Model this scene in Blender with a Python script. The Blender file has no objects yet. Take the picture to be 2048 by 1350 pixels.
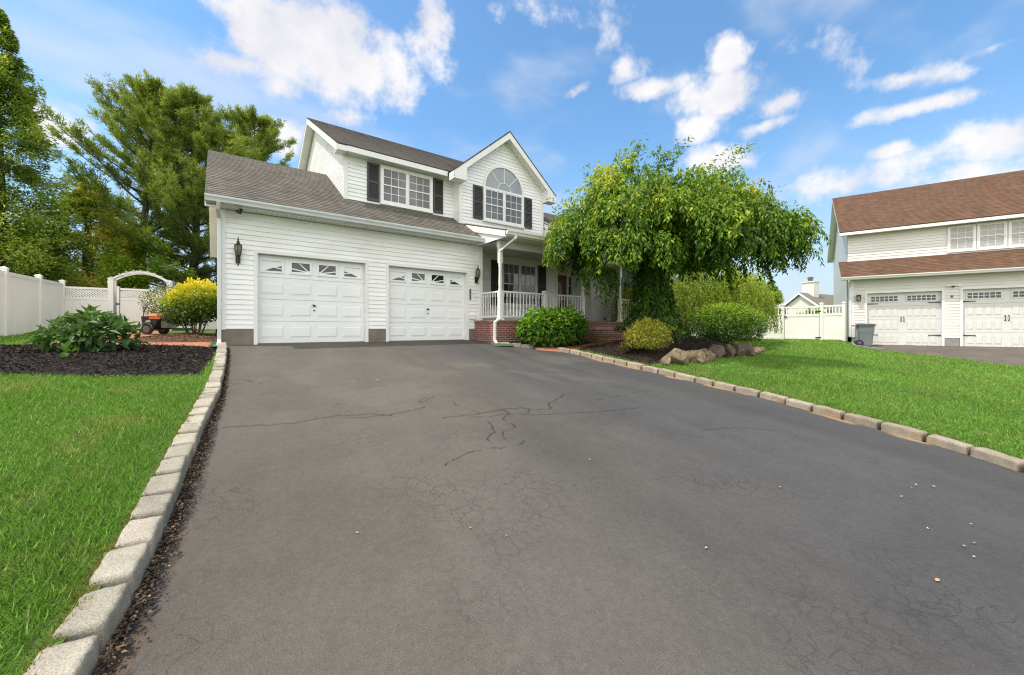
import bpy, bmesh, math, random
import numpy as np
from math import radians, sin, cos, pi
from mathutils import Vector, Matrix, noise as mnoise

random.seed(7)
scene = bpy.context.scene
COL = scene.collection

# ------------------------------------------------------------------ helpers
def tag(o, label=None, cat=None, group=None, kind=None):
    if label: o['label'] = label
    if cat: o['category'] = cat
    if group: o['group'] = group
    if kind: o['kind'] = kind
    return o

def empty(name, loc, rz=0.0, label=None, cat=None, group=None):
    o = bpy.data.objects.new(name, None)
    COL.objects.link(o)
    o.location = loc
    o.rotation_euler = (0, 0, rz)
    o.empty_display_size = 0.2
    return tag(o, label, cat, group)

def copy_tree(o, parent=None):
    c = o.copy()
    COL.objects.link(c)
    if parent is not None:
        c.parent = parent
    for ch in list(o.children):
        copy_tree(ch, c)
    return c

class MB:
    """collects polygons, builds one mesh object; uv in metres by face direction"""
    def __init__(self, smooth=False):
        self.v = []; self.f = []; self.mi = []; self.smooth = smooth
    def poly(self, pts, m=0):
        b = len(self.v)
        self.v.extend([tuple(p) for p in pts])
        self.f.append(tuple(range(b, b + len(pts)))); self.mi.append(m)
        return self
    def box(self, x0, x1, y0, y1, z0, z1, m=0):
        b = len(self.v)
        self.v += [(x0,y0,z0),(x1,y0,z0),(x1,y1,z0),(x0,y1,z0),(x0,y0,z1),(x1,y0,z1),(x1,y1,z1),(x0,y1,z1)]
        for q in ((0,3,2,1),(4,5,6,7),(0,1,5,4),(1,2,6,5),(2,3,7,6),(3,0,4,7)):
            self.f.append(tuple(b+i for i in q)); self.mi.append(m)
        return self
    def hexa(self, bot, top, m=0):
        """bot/top: four points each"""
        b = len(self.v)
        self.v += [tuple(p) for p in bot] + [tuple(p) for p in top]
        n = len(bot)
        self.f.append(tuple(b+i for i in reversed(range(n)))); self.mi.append(m)
        self.f.append(tuple(b+n+i for i in range(n))); self.mi.append(m)
        for i in range(n):
            j = (i+1) % n
            self.f.append((b+i, b+j, b+n+j, b+n+i)); self.mi.append(m)
        return self
    def bar(self, p0, p1, w, h, m=0, up=(0,0,1)):
        p0 = Vector(p0); p1 = Vector(p1); d = (p1-p0).normalized()
        up = Vector(up)
        if abs(d.dot(up)) > .98: up = Vector((0,1,0))
        s = d.cross(up).normalized()*(w/2); u = s.cross(d).normalized()*(h/2)
        self.hexa([p0-s-u, p0+s-u, p0+s+u, p0-s+u], [p1-s-u, p1+s-u, p1+s+u, p1-s+u], m)
        return self
    def tube(self, pts, rad, n=8, m=0, caps=True):
        pts = [Vector(p) for p in pts]
        if not hasattr(rad, '__len__'): rad = [rad]*len(pts)
        b = len(self.v); prev = None
        for i, p in enumerate(pts):
            d = (pts[min(i+1, len(pts)-1)] - pts[max(i-1, 0)]).normalized()
            if prev is None:
                a = Vector((0,0,1)) if abs(d.z) < .9 else Vector((1,0,0))
                s = d.cross(a).normalized()
            else:
                s = (prev - d*prev.dot(d)).normalized()
            prev = s; t = d.cross(s)
            for k in range(n):
                an = 2*pi*k/n
                self.v.append(tuple(p + (s*cos(an)+t*sin(an))*rad[i]))
        for i in range(len(pts)-1):
            for k in range(n):
                k2 = (k+1) % n
                self.f.append((b+i*n+k, b+i*n+k2, b+(i+1)*n+k2, b+(i+1)*n+k)); self.mi.append(m)
        if caps:
            self.f.append(tuple(b+k for k in reversed(range(n)))); self.mi.append(m)
            e = b+(len(pts)-1)*n
            self.f.append(tuple(e+k for k in range(n))); self.mi.append(m)
        return self
    def lathe(self, prof, c=(0,0,0), n=16, m=0, axis='z'):
        b = len(self.v)
        for r, h in prof:
            for k in range(n):
                a = 2*pi*k/n
                if axis == 'z': p = (c[0]+r*cos(a), c[1]+r*sin(a), c[2]+h)
                elif axis == 'x': p = (c[0]+h, c[1]+r*cos(a), c[2]+r*sin(a))
                else: p = (c[0]+r*cos(a), c[1]+h, c[2]+r*sin(a))
                self.v.append(p)
        for i in range(len(prof)-1):
            for k in range(n):
                k2 = (k+1) % n
                self.f.append((b+i*n+k, b+i*n+k2, b+(i+1)*n+k2, b+(i+1)*n+k)); self.mi.append(m)
        self.f.append(tuple(b+k for k in range(n))); self.mi.append(m)
        e = b+(len(prof)-1)*n
        self.f.append(tuple(e+k for k in range(n))); self.mi.append(m)
        return self
    def build(self, name, mats, parent=None, bevel=0, label=None, out=None):
        me = bpy.data.meshes.new(name)
        me.from_pydata(self.v, [], self.f)
        if not isinstance(mats, (list, tuple)): mats = [mats]
        for m in mats: me.materials.append(m)
        if len(mats) > 1: me.polygons.foreach_set('material_index', self.mi)
        bm = bmesh.new(); bm.from_mesh(me)
        if out is None: bmesh.ops.recalc_face_normals(bm, faces=bm.faces)
        else:
            ov = Vector(out)
            for f in bm.faces:
                f.normal_update()
                if f.normal.dot(ov) < -1e-4 or (abs(f.normal.dot(ov)) <= 1e-4 and f.normal.z > 0): f.normal_flip()
        bm.to_mesh(me); bm.free()
        uv = me.uv_layers.new(name='UVMap')
        d = uv.data
        for p in me.polygons:
            n = p.normal
            if abs(n.z) > .985: U = Vector((1,0,0)); V = Vector((0,1,0))
            else:
                U = Vector((-n.y, n.x, 0)).normalized(); V = n.cross(U)
                if V.z < 0: V = -V
            for li in p.loop_indices:
                co = me.vertices[me.loops[li].vertex_index].co
                d[li].uv = (co.dot(U), co.dot(V))
        if self.smooth: me.polygons.foreach_set('use_smooth', [True]*len(me.polygons))
        o = bpy.data.objects.new(name, me)
        COL.objects.link(o)
        if parent is not None: o.parent = parent
        if bevel:
            b = o.modifiers.new('bevel', 'BEVEL'); b.width = bevel; b.segments = 2; b.limit_method = 'ANGLE'
        if label: o['label'] = label
        return o

def np_mesh(name, V, F, mat, col=None, parent=None, smooth=False):
    """V (n,3) array, F (m,k) index array, col (n,3) linear colour per vertex"""
    V = np.asarray(V, dtype=np.float32); F = np.asarray(F, dtype=np.int32)
    me = bpy.data.meshes.new(name)
    me.vertices.add(len(V)); me.vertices.foreach_set('co', V.ravel())
    k = F.shape[1]
    me.loops.add(F.size); me.loops.foreach_set('vertex_index', F.ravel())
    me.polygons.add(len(F))
    me.polygons.foreach_set('loop_start', np.arange(0, F.size, k, dtype=np.int32))
    me.update(calc_edges=True)
    if smooth: me.polygons.foreach_set('use_smooth', np.ones(len(F), dtype=bool))
    if col is not None:
        a = me.attributes.new('col', 'FLOAT_COLOR', 'POINT')
        c4 = np.ones((len(V), 4), dtype=np.float32); c4[:, :3] = col
        a.data.foreach_set('color', c4.ravel())
    me.materials.append(mat)
    o = bpy.data.objects.new(name, me); COL.objects.link(o)
    if parent is not None: o.parent = parent
    return o

def sst(a, b, x):
    t = np.clip((np.asarray(x, dtype=float)-a)/(b-a), 0, 1)
    return t*t*(3-2*t)

_perm = np.random.default_rng(11).random((256, 256))
def vnoise(x, y, s=1.0, seed=0):
    x = np.asarray(x, float)*s + seed*17.31; y = np.asarray(y, float)*s + seed*9.17
    xi = np.floor(x).astype(int); yi = np.floor(y).astype(int)
    fx = x-xi; fy = y-yi
    fx = fx*fx*(3-2*fx); fy = fy*fy*(3-2*fy)
    g = lambda a, b: _perm[a & 255, b & 255]
    return (g(xi,yi)*(1-fx)+g(xi+1,yi)*fx)*(1-fy) + (g(xi,yi+1)*(1-fx)+g(xi+1,yi+1)*fx)*fy
def fbm(x, y, s=1.0, oct=4, seed=0):
    r = 0; a = .5; t = 0
    for i in range(oct):
        r = r + a*vnoise(x, y, s*2**i, seed+i*3); t += a; a *= .5
    return r/t

# ------------------------------------------------------------------ materials
def new_mat(name):
    m = bpy.data.materials.new(name); m.use_nodes = True
    nt = m.node_tree
    return m, nt, nt.nodes['Principled BSDF']
def nd(nt, typ, **kw):
    n = nt.nodes.new(typ)
    for k, v in kw.items():
        if k.startswith('i_'):
            key = k[2:]
            n.inputs[int(key) if key.isdigit() else key.replace('_', ' ')].default_value = v
        else: setattr(n, k, v)
    return n
def ln(nt, a, b): nt.links.new(a, b)
def mixc(nt, fac, a, b, mode='MIX'):
    n = nt.nodes.new('ShaderNodeMix'); n.data_type = 'RGBA'; n.blend_type = mode
    for s, val in ((n.inputs[0], fac), (n.inputs[6], a), (n.inputs[7], b)):
        if hasattr(val, 'is_linked'): nt.links.new(val, s)
        elif isinstance(val, (int, float)): s.default_value = val
        else: s.default_value = (*val[:3], 1)
    return n.outputs[2]
def ramp(nt, src, stops):
    r = nt.nodes.new('ShaderNodeValToRGB'); e = r.color_ramp.elements
    while len(e) < len(stops): e.new(.5)
    for i, (p, c) in enumerate(stops):
        e[i].position = p
        e[i].color = (c, c, c, 1) if isinstance(c, (int, float)) else (*c, 1)
    nt.links.new(src, r.inputs[0]); return r.outputs[0]
def noise_tex(nt, coord, scale, detail=4, rough=.55):
    n = nd(nt, 'ShaderNodeTexNoise'); n.inputs['Scale'].default_value = scale
    n.inputs['Detail'].default_value = detail; n.inputs['Roughness'].default_value = rough
    nt.links.new(coord, n.inputs['Vector']); return n.outputs['Fac']
def bump(nt, h, strength, dist, bsdf):
    b = nd(nt, 'ShaderNodeBump'); b.inputs['Strength'].default_value = strength; b.inputs['Distance'].default_value = dist
    nt.links.new(h, b.inputs['Height']); nt.links.new(b.outputs[0], bsdf.inputs['Normal'])

def plain(name, c, rough=.5, var=.12, scale=3.0, metal=0, bumpv=0, bscale=60, c2=None, spec=.5):
    m, nt, b = new_mat(name)
    tc = nd(nt, 'ShaderNodeTexCoord').outputs['Object']
    f = noise_tex(nt, tc, scale, 5)
    lo = c2 if c2 else tuple(x*(1-var) for x in c)
    ln(nt, mixc(nt, ramp(nt, f, [(.3, 0), (.7, 1)]), lo, c), b.inputs['Base Color'])
    b.inputs['Roughness'].default_value = rough; b.inputs['Metallic'].default_value = metal
    b.inputs['Specular IOR Level'].default_value = spec
    if bumpv: bump(nt, noise_tex(nt, tc, bscale, 4), bumpv, .01, b)
    return m

def siding_mat(name, c, dirt=(.62,.60,.54)):
    m, nt, b = new_mat(name)
    tc = nd(nt, 'ShaderNodeTexCoord').outputs['Object']
    mp = nd(nt, 'ShaderNodeMapping'); mp.inputs['Scale'].default_value = (.5, .5, 2.2); ln(nt, tc, mp.inputs[0])
    f = noise_tex(nt, mp.outputs[0], 1.6, 6, .6)
    g = noise_tex(nt, tc, 26, 3)
    base = mixc(nt, ramp(nt, f, [(.42, 0), (.75, .55)]), c, dirt)
    base = mixc(nt, ramp(nt, g, [(.3, 0), (.75, .18)]), base, tuple(x*.9 for x in c))
    ln(nt, base, b.inputs['Base Color']); b.inputs['Roughness'].default_value = .42
    mp2 = nd(nt, 'ShaderNodeMapping'); mp2.inputs['Scale'].default_value = (2, 2, 40); ln(nt, tc, mp2.inputs[0])
    bump(nt, noise_tex(nt, mp2.outputs[0], 6, 3), .08, .004, b)
    return m

def shingle_mat(name, c1, c2, c3, moss=None):
    m, nt, b = new_mat(name)
    uv = nd(nt, 'ShaderNodeTexCoord').outputs['UV']
    br = nd(nt, 'ShaderNodeTexBrick'); ln(nt, uv, br.inputs['Vector'])
    for k, v in (('Scale', 1), ('Brick Width', .17), ('Row Height', .14), ('Mortar Size', .004), ('Bias', 0), ('Mortar Smooth', .2)):
        br.inputs[k].default_value = v
    br.inputs['Color1'].default_value = (*c1, 1); br.inputs['Color2'].default_value = (*c2, 1)
    br.inputs['Mortar'].default_value = (*(x*.45 for x in c1), 1)
    f = noise_tex(nt, uv, .55, 6, .65)
    mp = nd(nt, 'ShaderNodeMapping'); mp.inputs['Scale'].default_value = (2.4, .22, 1); ln(nt, uv, mp.inputs[0])
    st = noise_tex(nt, mp.outputs[0], 1.0, 5)
    c = mixc(nt, ramp(nt, f, [(.35, 0), (.7, .8)]), br.outputs['Color'], c3)
    c = mixc(nt, ramp(nt, st, [(.48, 0), (.75, .55)]), c, tuple(x*.55 for x in c1))
    if moss: c = mixc(nt, ramp(nt, noise_tex(nt, uv, 1.3, 6), [(.55, 0), (.75, .5)]), c, moss)
    md = nd(nt, 'ShaderNodeMapping'); md.inputs['Scale'].default_value = (2.2, 14, 1); ln(nt, uv, md.inputs[0])
    c = mixc(nt, .75, c, ramp(nt, noise_tex(nt, md.outputs[0], 1.0, 3, .6), [(.32, .55), (.68, 1.45)]), 'MULTIPLY')
    gr = noise_tex(nt, uv, 130, 2)
    c = mixc(nt, .35, c, ramp(nt, gr, [(.3, .25), (.7, 1.0)]), 'MULTIPLY')
    ln(nt, c, b.inputs['Base Color']); b.inputs['Roughness'].default_value = .9
    b.inputs['Specular IOR Level'].default_value = .25
    bump(nt, br.outputs['Fac'], .5, -.01, b)
    return m

def brick_mat(name, c1, c2, mortar, w=.2, h=.067, ms=.009, rough=.85):
    m, nt, b = new_mat(name)
    uv = nd(nt, 'ShaderNodeTexCoord').outputs['UV']
    br = nd(nt, 'ShaderNodeTexBrick'); ln(nt, uv, br.inputs['Vector'])
    for k, v in (('Scale', 1), ('Brick Width', w), ('Row Height', h), ('Mortar Size', ms), ('Bias', 0), ('Mortar Smooth', .1)):
        br.inputs[k].default_value = v
    br.inputs['Color1'].default_value = (*c1, 1); br.inputs['Color2'].default_value = (*c2, 1); br.inputs['Mortar'].default_value = (*mortar, 1)
    f = noise_tex(nt, uv, 9, 6)
    c = mixc(nt, ramp(nt, f, [(.35, 0), (.75, .5)]), br.outputs['Color'], tuple(x*.5 for x in c1))
    ln(nt, c, b.inputs['Base Color']); b.inputs['Roughness'].default_value = rough
    bump(nt, br.outputs['Fac'], .6, -.008, b)
    return m

def leaf_mat(name='foliage_leaf', trans=.35, rough=.42, spec=.4):
    m, nt, b = new_mat(name)
    at = nd(nt, 'ShaderNodeAttribute', attribute_name='col')
    ln(nt, at.outputs['Color'], b.inputs['Base Color'])
    b.inputs['Roughness'].default_value = rough; b.inputs['Specular IOR Level'].default_value = spec
    tr = nd(nt, 'ShaderNodeBsdfTranslucent')
    ln(nt, mixc(nt, 1.0, at.outputs['Color'], (1.25, 1.3, .7), 'MULTIPLY'), tr.inputs['Color'])
    mx = nd(nt, 'ShaderNodeMixShader'); mx.inputs[0].default_value = trans
    ln(nt, b.outputs[0], mx.inputs[1]); ln(nt, tr.outputs[0], mx.inputs[2])
    ln(nt, mx.outputs[0], nt.nodes['Material Output'].inputs[0])
    return m

def col_mat(name, rough=.9, bumps=(), spec=.3, mult=None):
    """vertex colour times fine noise"""
    m, nt, b = new_mat(name)
    at = nd(nt, 'ShaderNodeAttribute', attribute_name='col')
    tc = nd(nt, 'ShaderNodeTexCoord').outputs['Object']
    c = at.outputs['Color']
    for sc, lo, hi, fac in (mult or []):
        c = mixc(nt, fac, c, ramp(nt, noise_tex(nt, tc, sc, 5, .65), [(.28, lo), (.72, hi)]), 'MULTIPLY')
    ln(nt, c, b.inputs['Base Color']); b.inputs['Roughness'].default_value = rough; b.inputs['Specular IOR Level'].default_value = spec
    return m, nt, b, tc

M = {}
M['siding'] = siding_mat('white_vinyl_siding', (.87,.885,.885))
M['siding2'] = siding_mat('neighbour_vinyl_siding', (.74,.72,.68))
M['trim'] = plain('white_trim_paint', (.82,.82,.80), .4, .08, 2)
M['fence'] = plain('white_vinyl_fence', (.85,.84,.81), .38, .07, 1.2)
M['gdoor'] = plain('garage_door_paint', (.82,.85,.855), .38, .06, 1.5)
M['gdoor2'] = plain('carriage_door_paint', (.68,.68,.655), .42, .05, 1.5)
M['gutter'] = plain('gutter_aluminium', (.66,.70,.71), .35, .15, 2)
M['soffit'] = plain('soffit_vinyl', (.80,.79,.74), .5, .12, 2)
M['shutter'] = plain('charcoal_shutter', (.050,.048,.048), .5, .15, 4)
M['conc'] = plain('foundation_concrete', (.23,.205,.165), .9, .3, 3, bumpv=.5, bscale=40, c2=(.15,.135,.11))
M['concg'] = plain('grey_block', (.30,.30,.29), .9, .3, 5, bumpv=.6, bscale=30)
M['roof'] = shingle_mat('grey_roof_shingles', (.16,.145,.128), (.085,.078,.07), (.19,.175,.15), moss=None)
M['roofdark'] = shingle_mat('dark_roof_shingles', (.16,.145,.132), (.09,.082,.077), (.19,.172,.155))
M['roofbrown'] = shingle_mat('brown_roof_shingles', (.20,.105,.062), (.10,.062,.045), (.15,.088,.058))
M['roofgrey2'] = plain('far_roof_shingles', (.17,.155,.125), .9, .15, 2)
M['brick'] = brick_mat('red_brick', (.26,.085,.06), (.16,.055,.045), (.42,.35,.31))
M['mortar'] = plain('pale_mortar', (.60,.54,.49), .9, .2, 9)
M['rowlock'] = brick_mat('rowlock_brick', (.27,.09,.065), (.18,.06,.05), (.52,.45,.40), .085, .4, .012)
M['paver'] = brick_mat('terracotta_paver', (.42,.17,.085), (.36,.13,.065), (.34,.17,.10), .2, .1, .004)
M['black'] = plain('black_metal', (.018,.017,.016), .45, .2, 8)
M['bronze'] = plain('dark_bronze_metal', (.045,.038,.03), .45, .3, 10, metal=.3)
M['frost'] = plain('lantern_glass', (.20,.18,.13), .2, .35, 14)
M['green'] = plain('green_plastic', (.10,.22,.12), .5, .2, 6)
M['redd'] = plain('red_door_paint', (.17,.022,.022), .35, .2, 3)
M['grey'] = plain('grey_bin_plastic', (.20,.235,.26), .45, .1, 3)
M['greyd'] = plain('dark_bin_lid', (.075,.08,.085), .5, .1, 3)
M['tyre'] = plain('rubber_tyre', (.022,.021,.02), .8, .2, 12)
M['rim'] = plain('grey_wheel_rim', (.13,.12,.11), .5, .2, 9)
M['orange'] = plain('orange_paint', (.55,.13,.03), .4, .15, 5)
M['bark'] = plain('tree_bark', (.10,.075,.052), .95, .5, 7, bumpv=1.0, bscale=18, c2=(.035,.027,.02))
M['barkg'] = plain('grey_pine_bark', (.13,.105,.085), .95, .5, 6, bumpv=1.0, bscale=14, c2=(.05,.04,.033))
M['stick'] = plain('shrub_stems', (.13,.085,.05), .9, .4, 9)
M['wire'] = plain('wire_black', (.02,.02,.022), .6, .1, 5)
M['darkroom'] = plain('dark_interior', (.02,.02,.022), .9, .2, 2)
M['leaf'] = leaf_mat()
M['leafgloss'] = leaf_mat('glossy_leaf', .34, .45, .28)
M['needle'] = leaf_mat('needle_leaf', .50, .6, .2)
M['grass'] = leaf_mat('grass_blade', .32, .5, .3)
M['flower'] = plain('red_petal', (.55,.02,.03), .5, .2, 20)
M['scrap'] = plain('pale_leaf_scrap', (.50,.47,.42), .7, .2, 30)
M['scraptan'] = plain('tan_leaf_scrap', (.55,.33,.16), .8, .3, 30)

def glass_mat(name, c, c2, rough=.03):
    m, nt, b = new_mat(name)
    tc = nd(nt, 'ShaderNodeTexCoord').outputs['Object']
    mp = nd(nt, 'ShaderNodeMapping'); mp.inputs['Scale'].default_value = (.9, .9, .35); ln(nt, tc, mp.inputs[0])
    f = noise_tex(nt, mp.outputs[0], 1.6, 3)
    ln(nt, mixc(nt, ramp(nt, f, [(.35, 0), (.65, 1)]), c, c2), b.inputs['Base Color'])
    b.inputs['Roughness'].default_value = rough; b.inputs['Specular IOR Level'].default_value = .55
    b.inputs['IOR'].default_value = 1.55
    w = noise_tex(nt, tc, 2.2, 1)
    bump(nt, w, .05, .02, b)
    return m
M['glass'] = glass_mat('window_glass', (.075,.08,.09), (.15,.16,.17))
M['glassdark'] = glass_mat('dark_window_glass', (.022,.024,.026), (.05,.055,.06))
M['glassarch'] = glass_mat('arch_window_glass', (.27,.29,.31), (.36,.38,.39), .06)
M['glassporch'] = glass_mat('porch_window_glass', (.05,.055,.065), (.20,.24,.29))
# neighbour windows: pale blinds behind the glass
def blind_mat():
    m, nt, b = new_mat('blind_window_glass')
    tc = nd(nt, 'ShaderNodeTexCoord').outputs['Object']
    w = nd(nt, 'ShaderNodeTexWave'); w.wave_type = 'BANDS'; w.bands_direction = 'Z'
    w.inputs['Scale'].default_value = 6.5; ln(nt, tc, w.inputs['Vector'])
    ln(nt, mixc(nt, ramp(nt, w.outputs['Fac'], [(.1, 0), (.5, 1)]), (.27,.265,.25), (.47,.46,.44)), b.inputs['Base Color'])
    b.inputs['Roughness'].default_value = .08
    return m
M['blind'] = blind_mat()

# ------------------------------------------------------------------ camera
H = .366
az = math.atan2(1076, 796)
RX, RY = sin(az), -cos(az)      # camera right, on the ground plane
FX, FY = cos(az), sin(az)       # camera forward
cam = bpy.data.cameras.new('camera'); co = bpy.data.objects.new('camera', cam); COL.objects.link(co)
cam.sensor_width = 36; cam.lens = 796/2048*36
cam.shift_y = -18/2048
cam.clip_start = .05; cam.clip_end = 3000
co.location = (0, 0, H)
co.rotation_euler = Vector((FX, FY, 0)).to_track_quat('-Z', 'Y').to_euler()
scene.camera = co

# ------------------------------------------------------------------ terrain height
NO = np.array([21.591, 4.502]); NEX = np.array([.3083, -.9513]); NEY = np.array([.9513, .3083])
def G(x, y):
    x = np.asarray(x, float); y = np.asarray(y, float)
    gl = np.where(y < 10.9, .095*(np.maximum(y, -2.2)-10.9), np.minimum(.028*(y-10.9), .33))
    lx = (x-NO[0])*NEX[0]+(y-NO[1])*NEX[1]; ly = (x-NO[0])*NEY[0]+(y-NO[1])*NEY[1]
    gr = -.335+.075*np.clip(ly, -9, 0)+.15*sst(.3, 1.0, -lx)
    w = sst(12, 19, x)*sst(-9, -4, y)
    return gl*(1-w)+gr*w
def lift(x, y):
    x = np.asarray(x, float); y = np.asarray(y, float)
    l = .085*(1-sst(8, 11, y)); r = .085*(1-sst(7.3, 8.2, y))
    r = np.where(x > 10, r+(.03-r)*sst(10, 14, x), r)
    return np.where(x < 3, l, r)
def GS(x, y): return float(G(x, y)+lift(x, y))

# ------------------------------------------------------------------ driveway
LK = np.array([(-2.6,-4),(-1.5,-1.6),(-.92,0),(-.58,1.0),(-.40,1.75),(-.30,2.3),(-.235,2.9),(-.185,3.6),(-.09,4.86),(.02,6.05),(.085,7.5),(.13,9.0),(.155,10.2),(.16,10.95)])
RK = np.array([(4.0,-4),(5.2,-1.6),(5.85,-.5),(6.2,.16),(6.49,.6),(6.68,1.15),(6.86,1.79),(7.13,2.8),(7.31,4.1),(7.42,5.03),(7.56,6.37),(7.65,7.3),(7.68,7.95),(7.30,8.5),(7.0,9.3),(6.75,9.82),(6.62,10.0),(6.6,10.95)])
def Lx(y): return np.interp(y, LK[:,1], LK[:,0])
def Rx(y): return np.interp(y, RK[:,1], RK[:,0])

cracks = []   # polylines on the driveway: (points, half width)
def px_ground(x, y):
    u = (x-1024)/796; v = -(y-657)/796
    dx = u*RX+FX; dy = u*RY+FY
    t = (H+.095*10.9)/(.095*dy-v)
    return (dx*t, dy*t)
# measured on site: positions of the cracks in the asphalt
_c = [([(448,853),(500,850),(540,849),(585,845),(620,840),(655,834),(690,830),(720,829),(745,826),(778,831),(795,825),(830,819),(850,814)], .011),
      ([(690,834),(715,837),(745,832),(770,830)], .006), ([(840,804),(858,797),(870,792)], .006), ([(842,808),(838,800),(852,795)], .005),
      ([(885,835),(915,831),(950,828),(985,822),(1005,817),(1040,815),(1075,818),(1100,818)], .010),
      ([(1100,818),(1098,806),(1112,800),(1130,788)], .008), ([(940,834),(975,832),(1010,826),(1050,828),(1085,829),(1120,827),(1200,824),(1290,815)], .007),
      ([(975,842),(985,852),(986,864),(980,872),(978,880)], .007), ([(978,892),(1000,895),(1035,890),(1050,882)], .005),
      ([(1000,815),(1020,824),(1005,838)], .005), ([(1060,816),(1056,828)], .004), ([(905,802),(915,810),(935,815),(960,826)], .004),
      ([(1010,878),(1005,866),(1030,850),(1010,838)], .003), ([(540,770),(480,757),(455,762)], .004), ([(890,930),(935,905),(990,895)], .004),
      ([(1600,846),(1640,855)], .007), ([(1400,862),(1470,855),(1560,862)], .004), ([(1190,800),(1250,790),(1300,780),(1330,786)], .004)]
_r = np.random.default_rng(5)
for pts, w in _c:
    P = np.array([px_ground(*p) for p in pts]); Q = []
    for a, b in zip(P[:-1], P[1:]):
        n = max(2, int(np.hypot(*(b-a))/.07))
        for i in range(n): Q.append(a+(b-a)*i/n+_r.normal(0, .011, 2))
    Q.append(P[-1]); cracks.append((np.array(Q), w))

def build_driveway():
    ys = np.concatenate([np.linspace(-4, .0, 30), np.arange(.02, 6.5, .018), np.arange(6.5, 10.94, .035), [10.945]])
    s = np.linspace(0, 1, 430)
    Y = np.repeat(ys[:, None], len(s), 1); X = Lx(Y)+(Rx(Y)-Lx(Y))*s[None, :]
    Z = G(X, Y)
    n1 = fbm(X, Y, .55, 4, 1); n2 = fbm(X, Y, 3.0, 4, 2); n3 = vnoise(X, Y, 40, 5)
    Z = Z + (n1-.5)*.03 + (fbm(X, Y, 7, 3, 8)-.5)*.008
    # weathered sealcoat: tan grey to the left, blue grey to the right
    a = sst(1.2, 5.2, X*.9 - Y*.22 + (n1-.5)*3.2 + 1.2)
    cl = np.array([.102,.091,.079]); cr = np.array([.064,.064,.066])
    C = cl+(cr-cl)*a[..., None]
    dirx = X*cos(.35)-Y*sin(.35)*.5      # long tyre-track streaks running out of the garage
    st = fbm(dirx*2.4, Y*.16, 1.0, 4, 4)
    C = C*(.80+.42*st[..., None])
    C = C*(.94+.12*n2[..., None])
    patch = sst(.56, .70, fbm(X+3, Y*.7, .9, 5, 21))*sst(3.2, 5.5, Y)*sst(9.5, 6.5, Y)
    patch = patch*.3
    C = C*(1-patch[..., None])+np.array([.155,.142,.122])*patch[..., None]
    newer = sst(.52, .62, fbm(X, Y, .45, 3, 31))*sst(4.2, 3.2, Y)
    C = C*(1-.10*newer[..., None])
    # sand trapped against the right kerb, black tar crumbs along the left one
    dr = Rx(Y)-X; dl = X-Lx(Y)
    sand = sst(.16, .02, dr+.12*(vnoise(Y, X*0, 3.1, 3)-.3))*sst(.46, .60, vnoise(Y, X*0+2, 2.3, 9))*(Y < 7.6)
    C = C*(1-sand[..., None])+np.array([.36,.25,.14])*sand[..., None]
    tw = (.085+.055*(fbm(Y, X*0, 2.2, 3, 13)-.3)+.03*vnoise(Y, X*0+4, 11, 14))*(1-.45*sst(4, 7, Y))
    tar = (dl < tw)*(Y < 10.2)
    tn = fbm(X, Y, 16, 3, 15); tn2 = vnoise(X, Y, 34, 17)
    blk = (tn > .53) | ((dl > tw-.035) & (vnoise(Y, X*0+9, 6.5, 18) > .42))
    tc = np.where(blk[..., None], np.array([.028,.027,.029]), np.array([.105,.078,.055])*(.6+.8*tn2[..., None]))
    tc = tc*.5+np.array([.045,.036,.030])
    C = np.where(tar[..., None], tc, C); Z = Z+tar*(.012*blk-.014+.010*(tn2-.5))
    # cracks
    Xf = X.ravel(); Yf = Y.ravel(); K = np.zeros(Xf.shape)
    for Q, w in cracks:
        mn = Q.min(0)-.1; mx = Q.max(0)+.1
        idx = np.where((Xf > mn[0])&(Xf < mx[0])&(Yf > mn[1])&(Yf < mx[1]))[0]
        if not len(idx): continue
        px = Xf[idx]; py = Yf[idx]; best = np.full(len(idx), 9.)
        for p, q in zip(Q[:-1], Q[1:]):
            d = q-p; L = max(d@d, 1e-9)
            t = np.clip(((px-p[0])*d[0]+(py-p[1])*d[1])/L, 0, 1)
            best = np.minimum(best, np.hypot(px-p[0]-t*d[0], py-p[1]-t*d[1]))
        K[idx] = np.maximum(K[idx], sst(w*1.1+.004, w*.2, best))
    K = K.reshape(X.shape)
    C = C*(1-.86*K[..., None]); Z = Z-.012*K
    V = np.stack([X, Y, Z], -1).reshape(-1, 3)
    nx = len(s); i = np.arange(len(ys)-1)[:, None]*nx+np.arange(nx-1)[None, :]
    F = np.stack([i, i+1, i+nx+1, i+nx], -1).reshape(-1, 4)
    m, nt, b, tc_ = col_mat('asphalt', .82, spec=.35, mult=[(28, .82, 1.16, .8), (190, .55, 1.4, .9), (5, .90, 1.08, .7)])
    vo = nd(nt, 'ShaderNodeTexVoronoi', feature='DISTANCE_TO_EDGE'); vo.inputs['Scale'].default_value = 8
    nz = nd(nt, 'ShaderNodeTexNoise'); nz.inputs['Scale'].default_value = 5; nz.inputs['Detail'].default_value = 5; ln(nt, tc_, nz.inputs['Vector'])
    wp = mixc(nt, .28, tc_, nz.outputs['Color'], 'ADD'); ln(nt, wp, vo.inputs['Vector'])
    msk = ramp(nt, noise_tex(nt, tc_, 1.1, 3), [(.50, 0), (.68, 1)])
    edge = ramp(nt, vo.outputs['Distance'], [(0, 0), (.04, 1)])
    mm = nd(nt, 'ShaderNodeMath', operation='MAXIMUM'); inv = nd(nt, 'ShaderNodeMath', operation='SUBTRACT'); inv.inputs[0].default_value = 1
    ln(nt, msk, inv.inputs[1]); ln(nt, edge, mm.inputs[0]); ln(nt, inv.outputs[0], mm.inputs[1])
    base = b.inputs['Base Color'].links[0].from_socket
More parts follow.
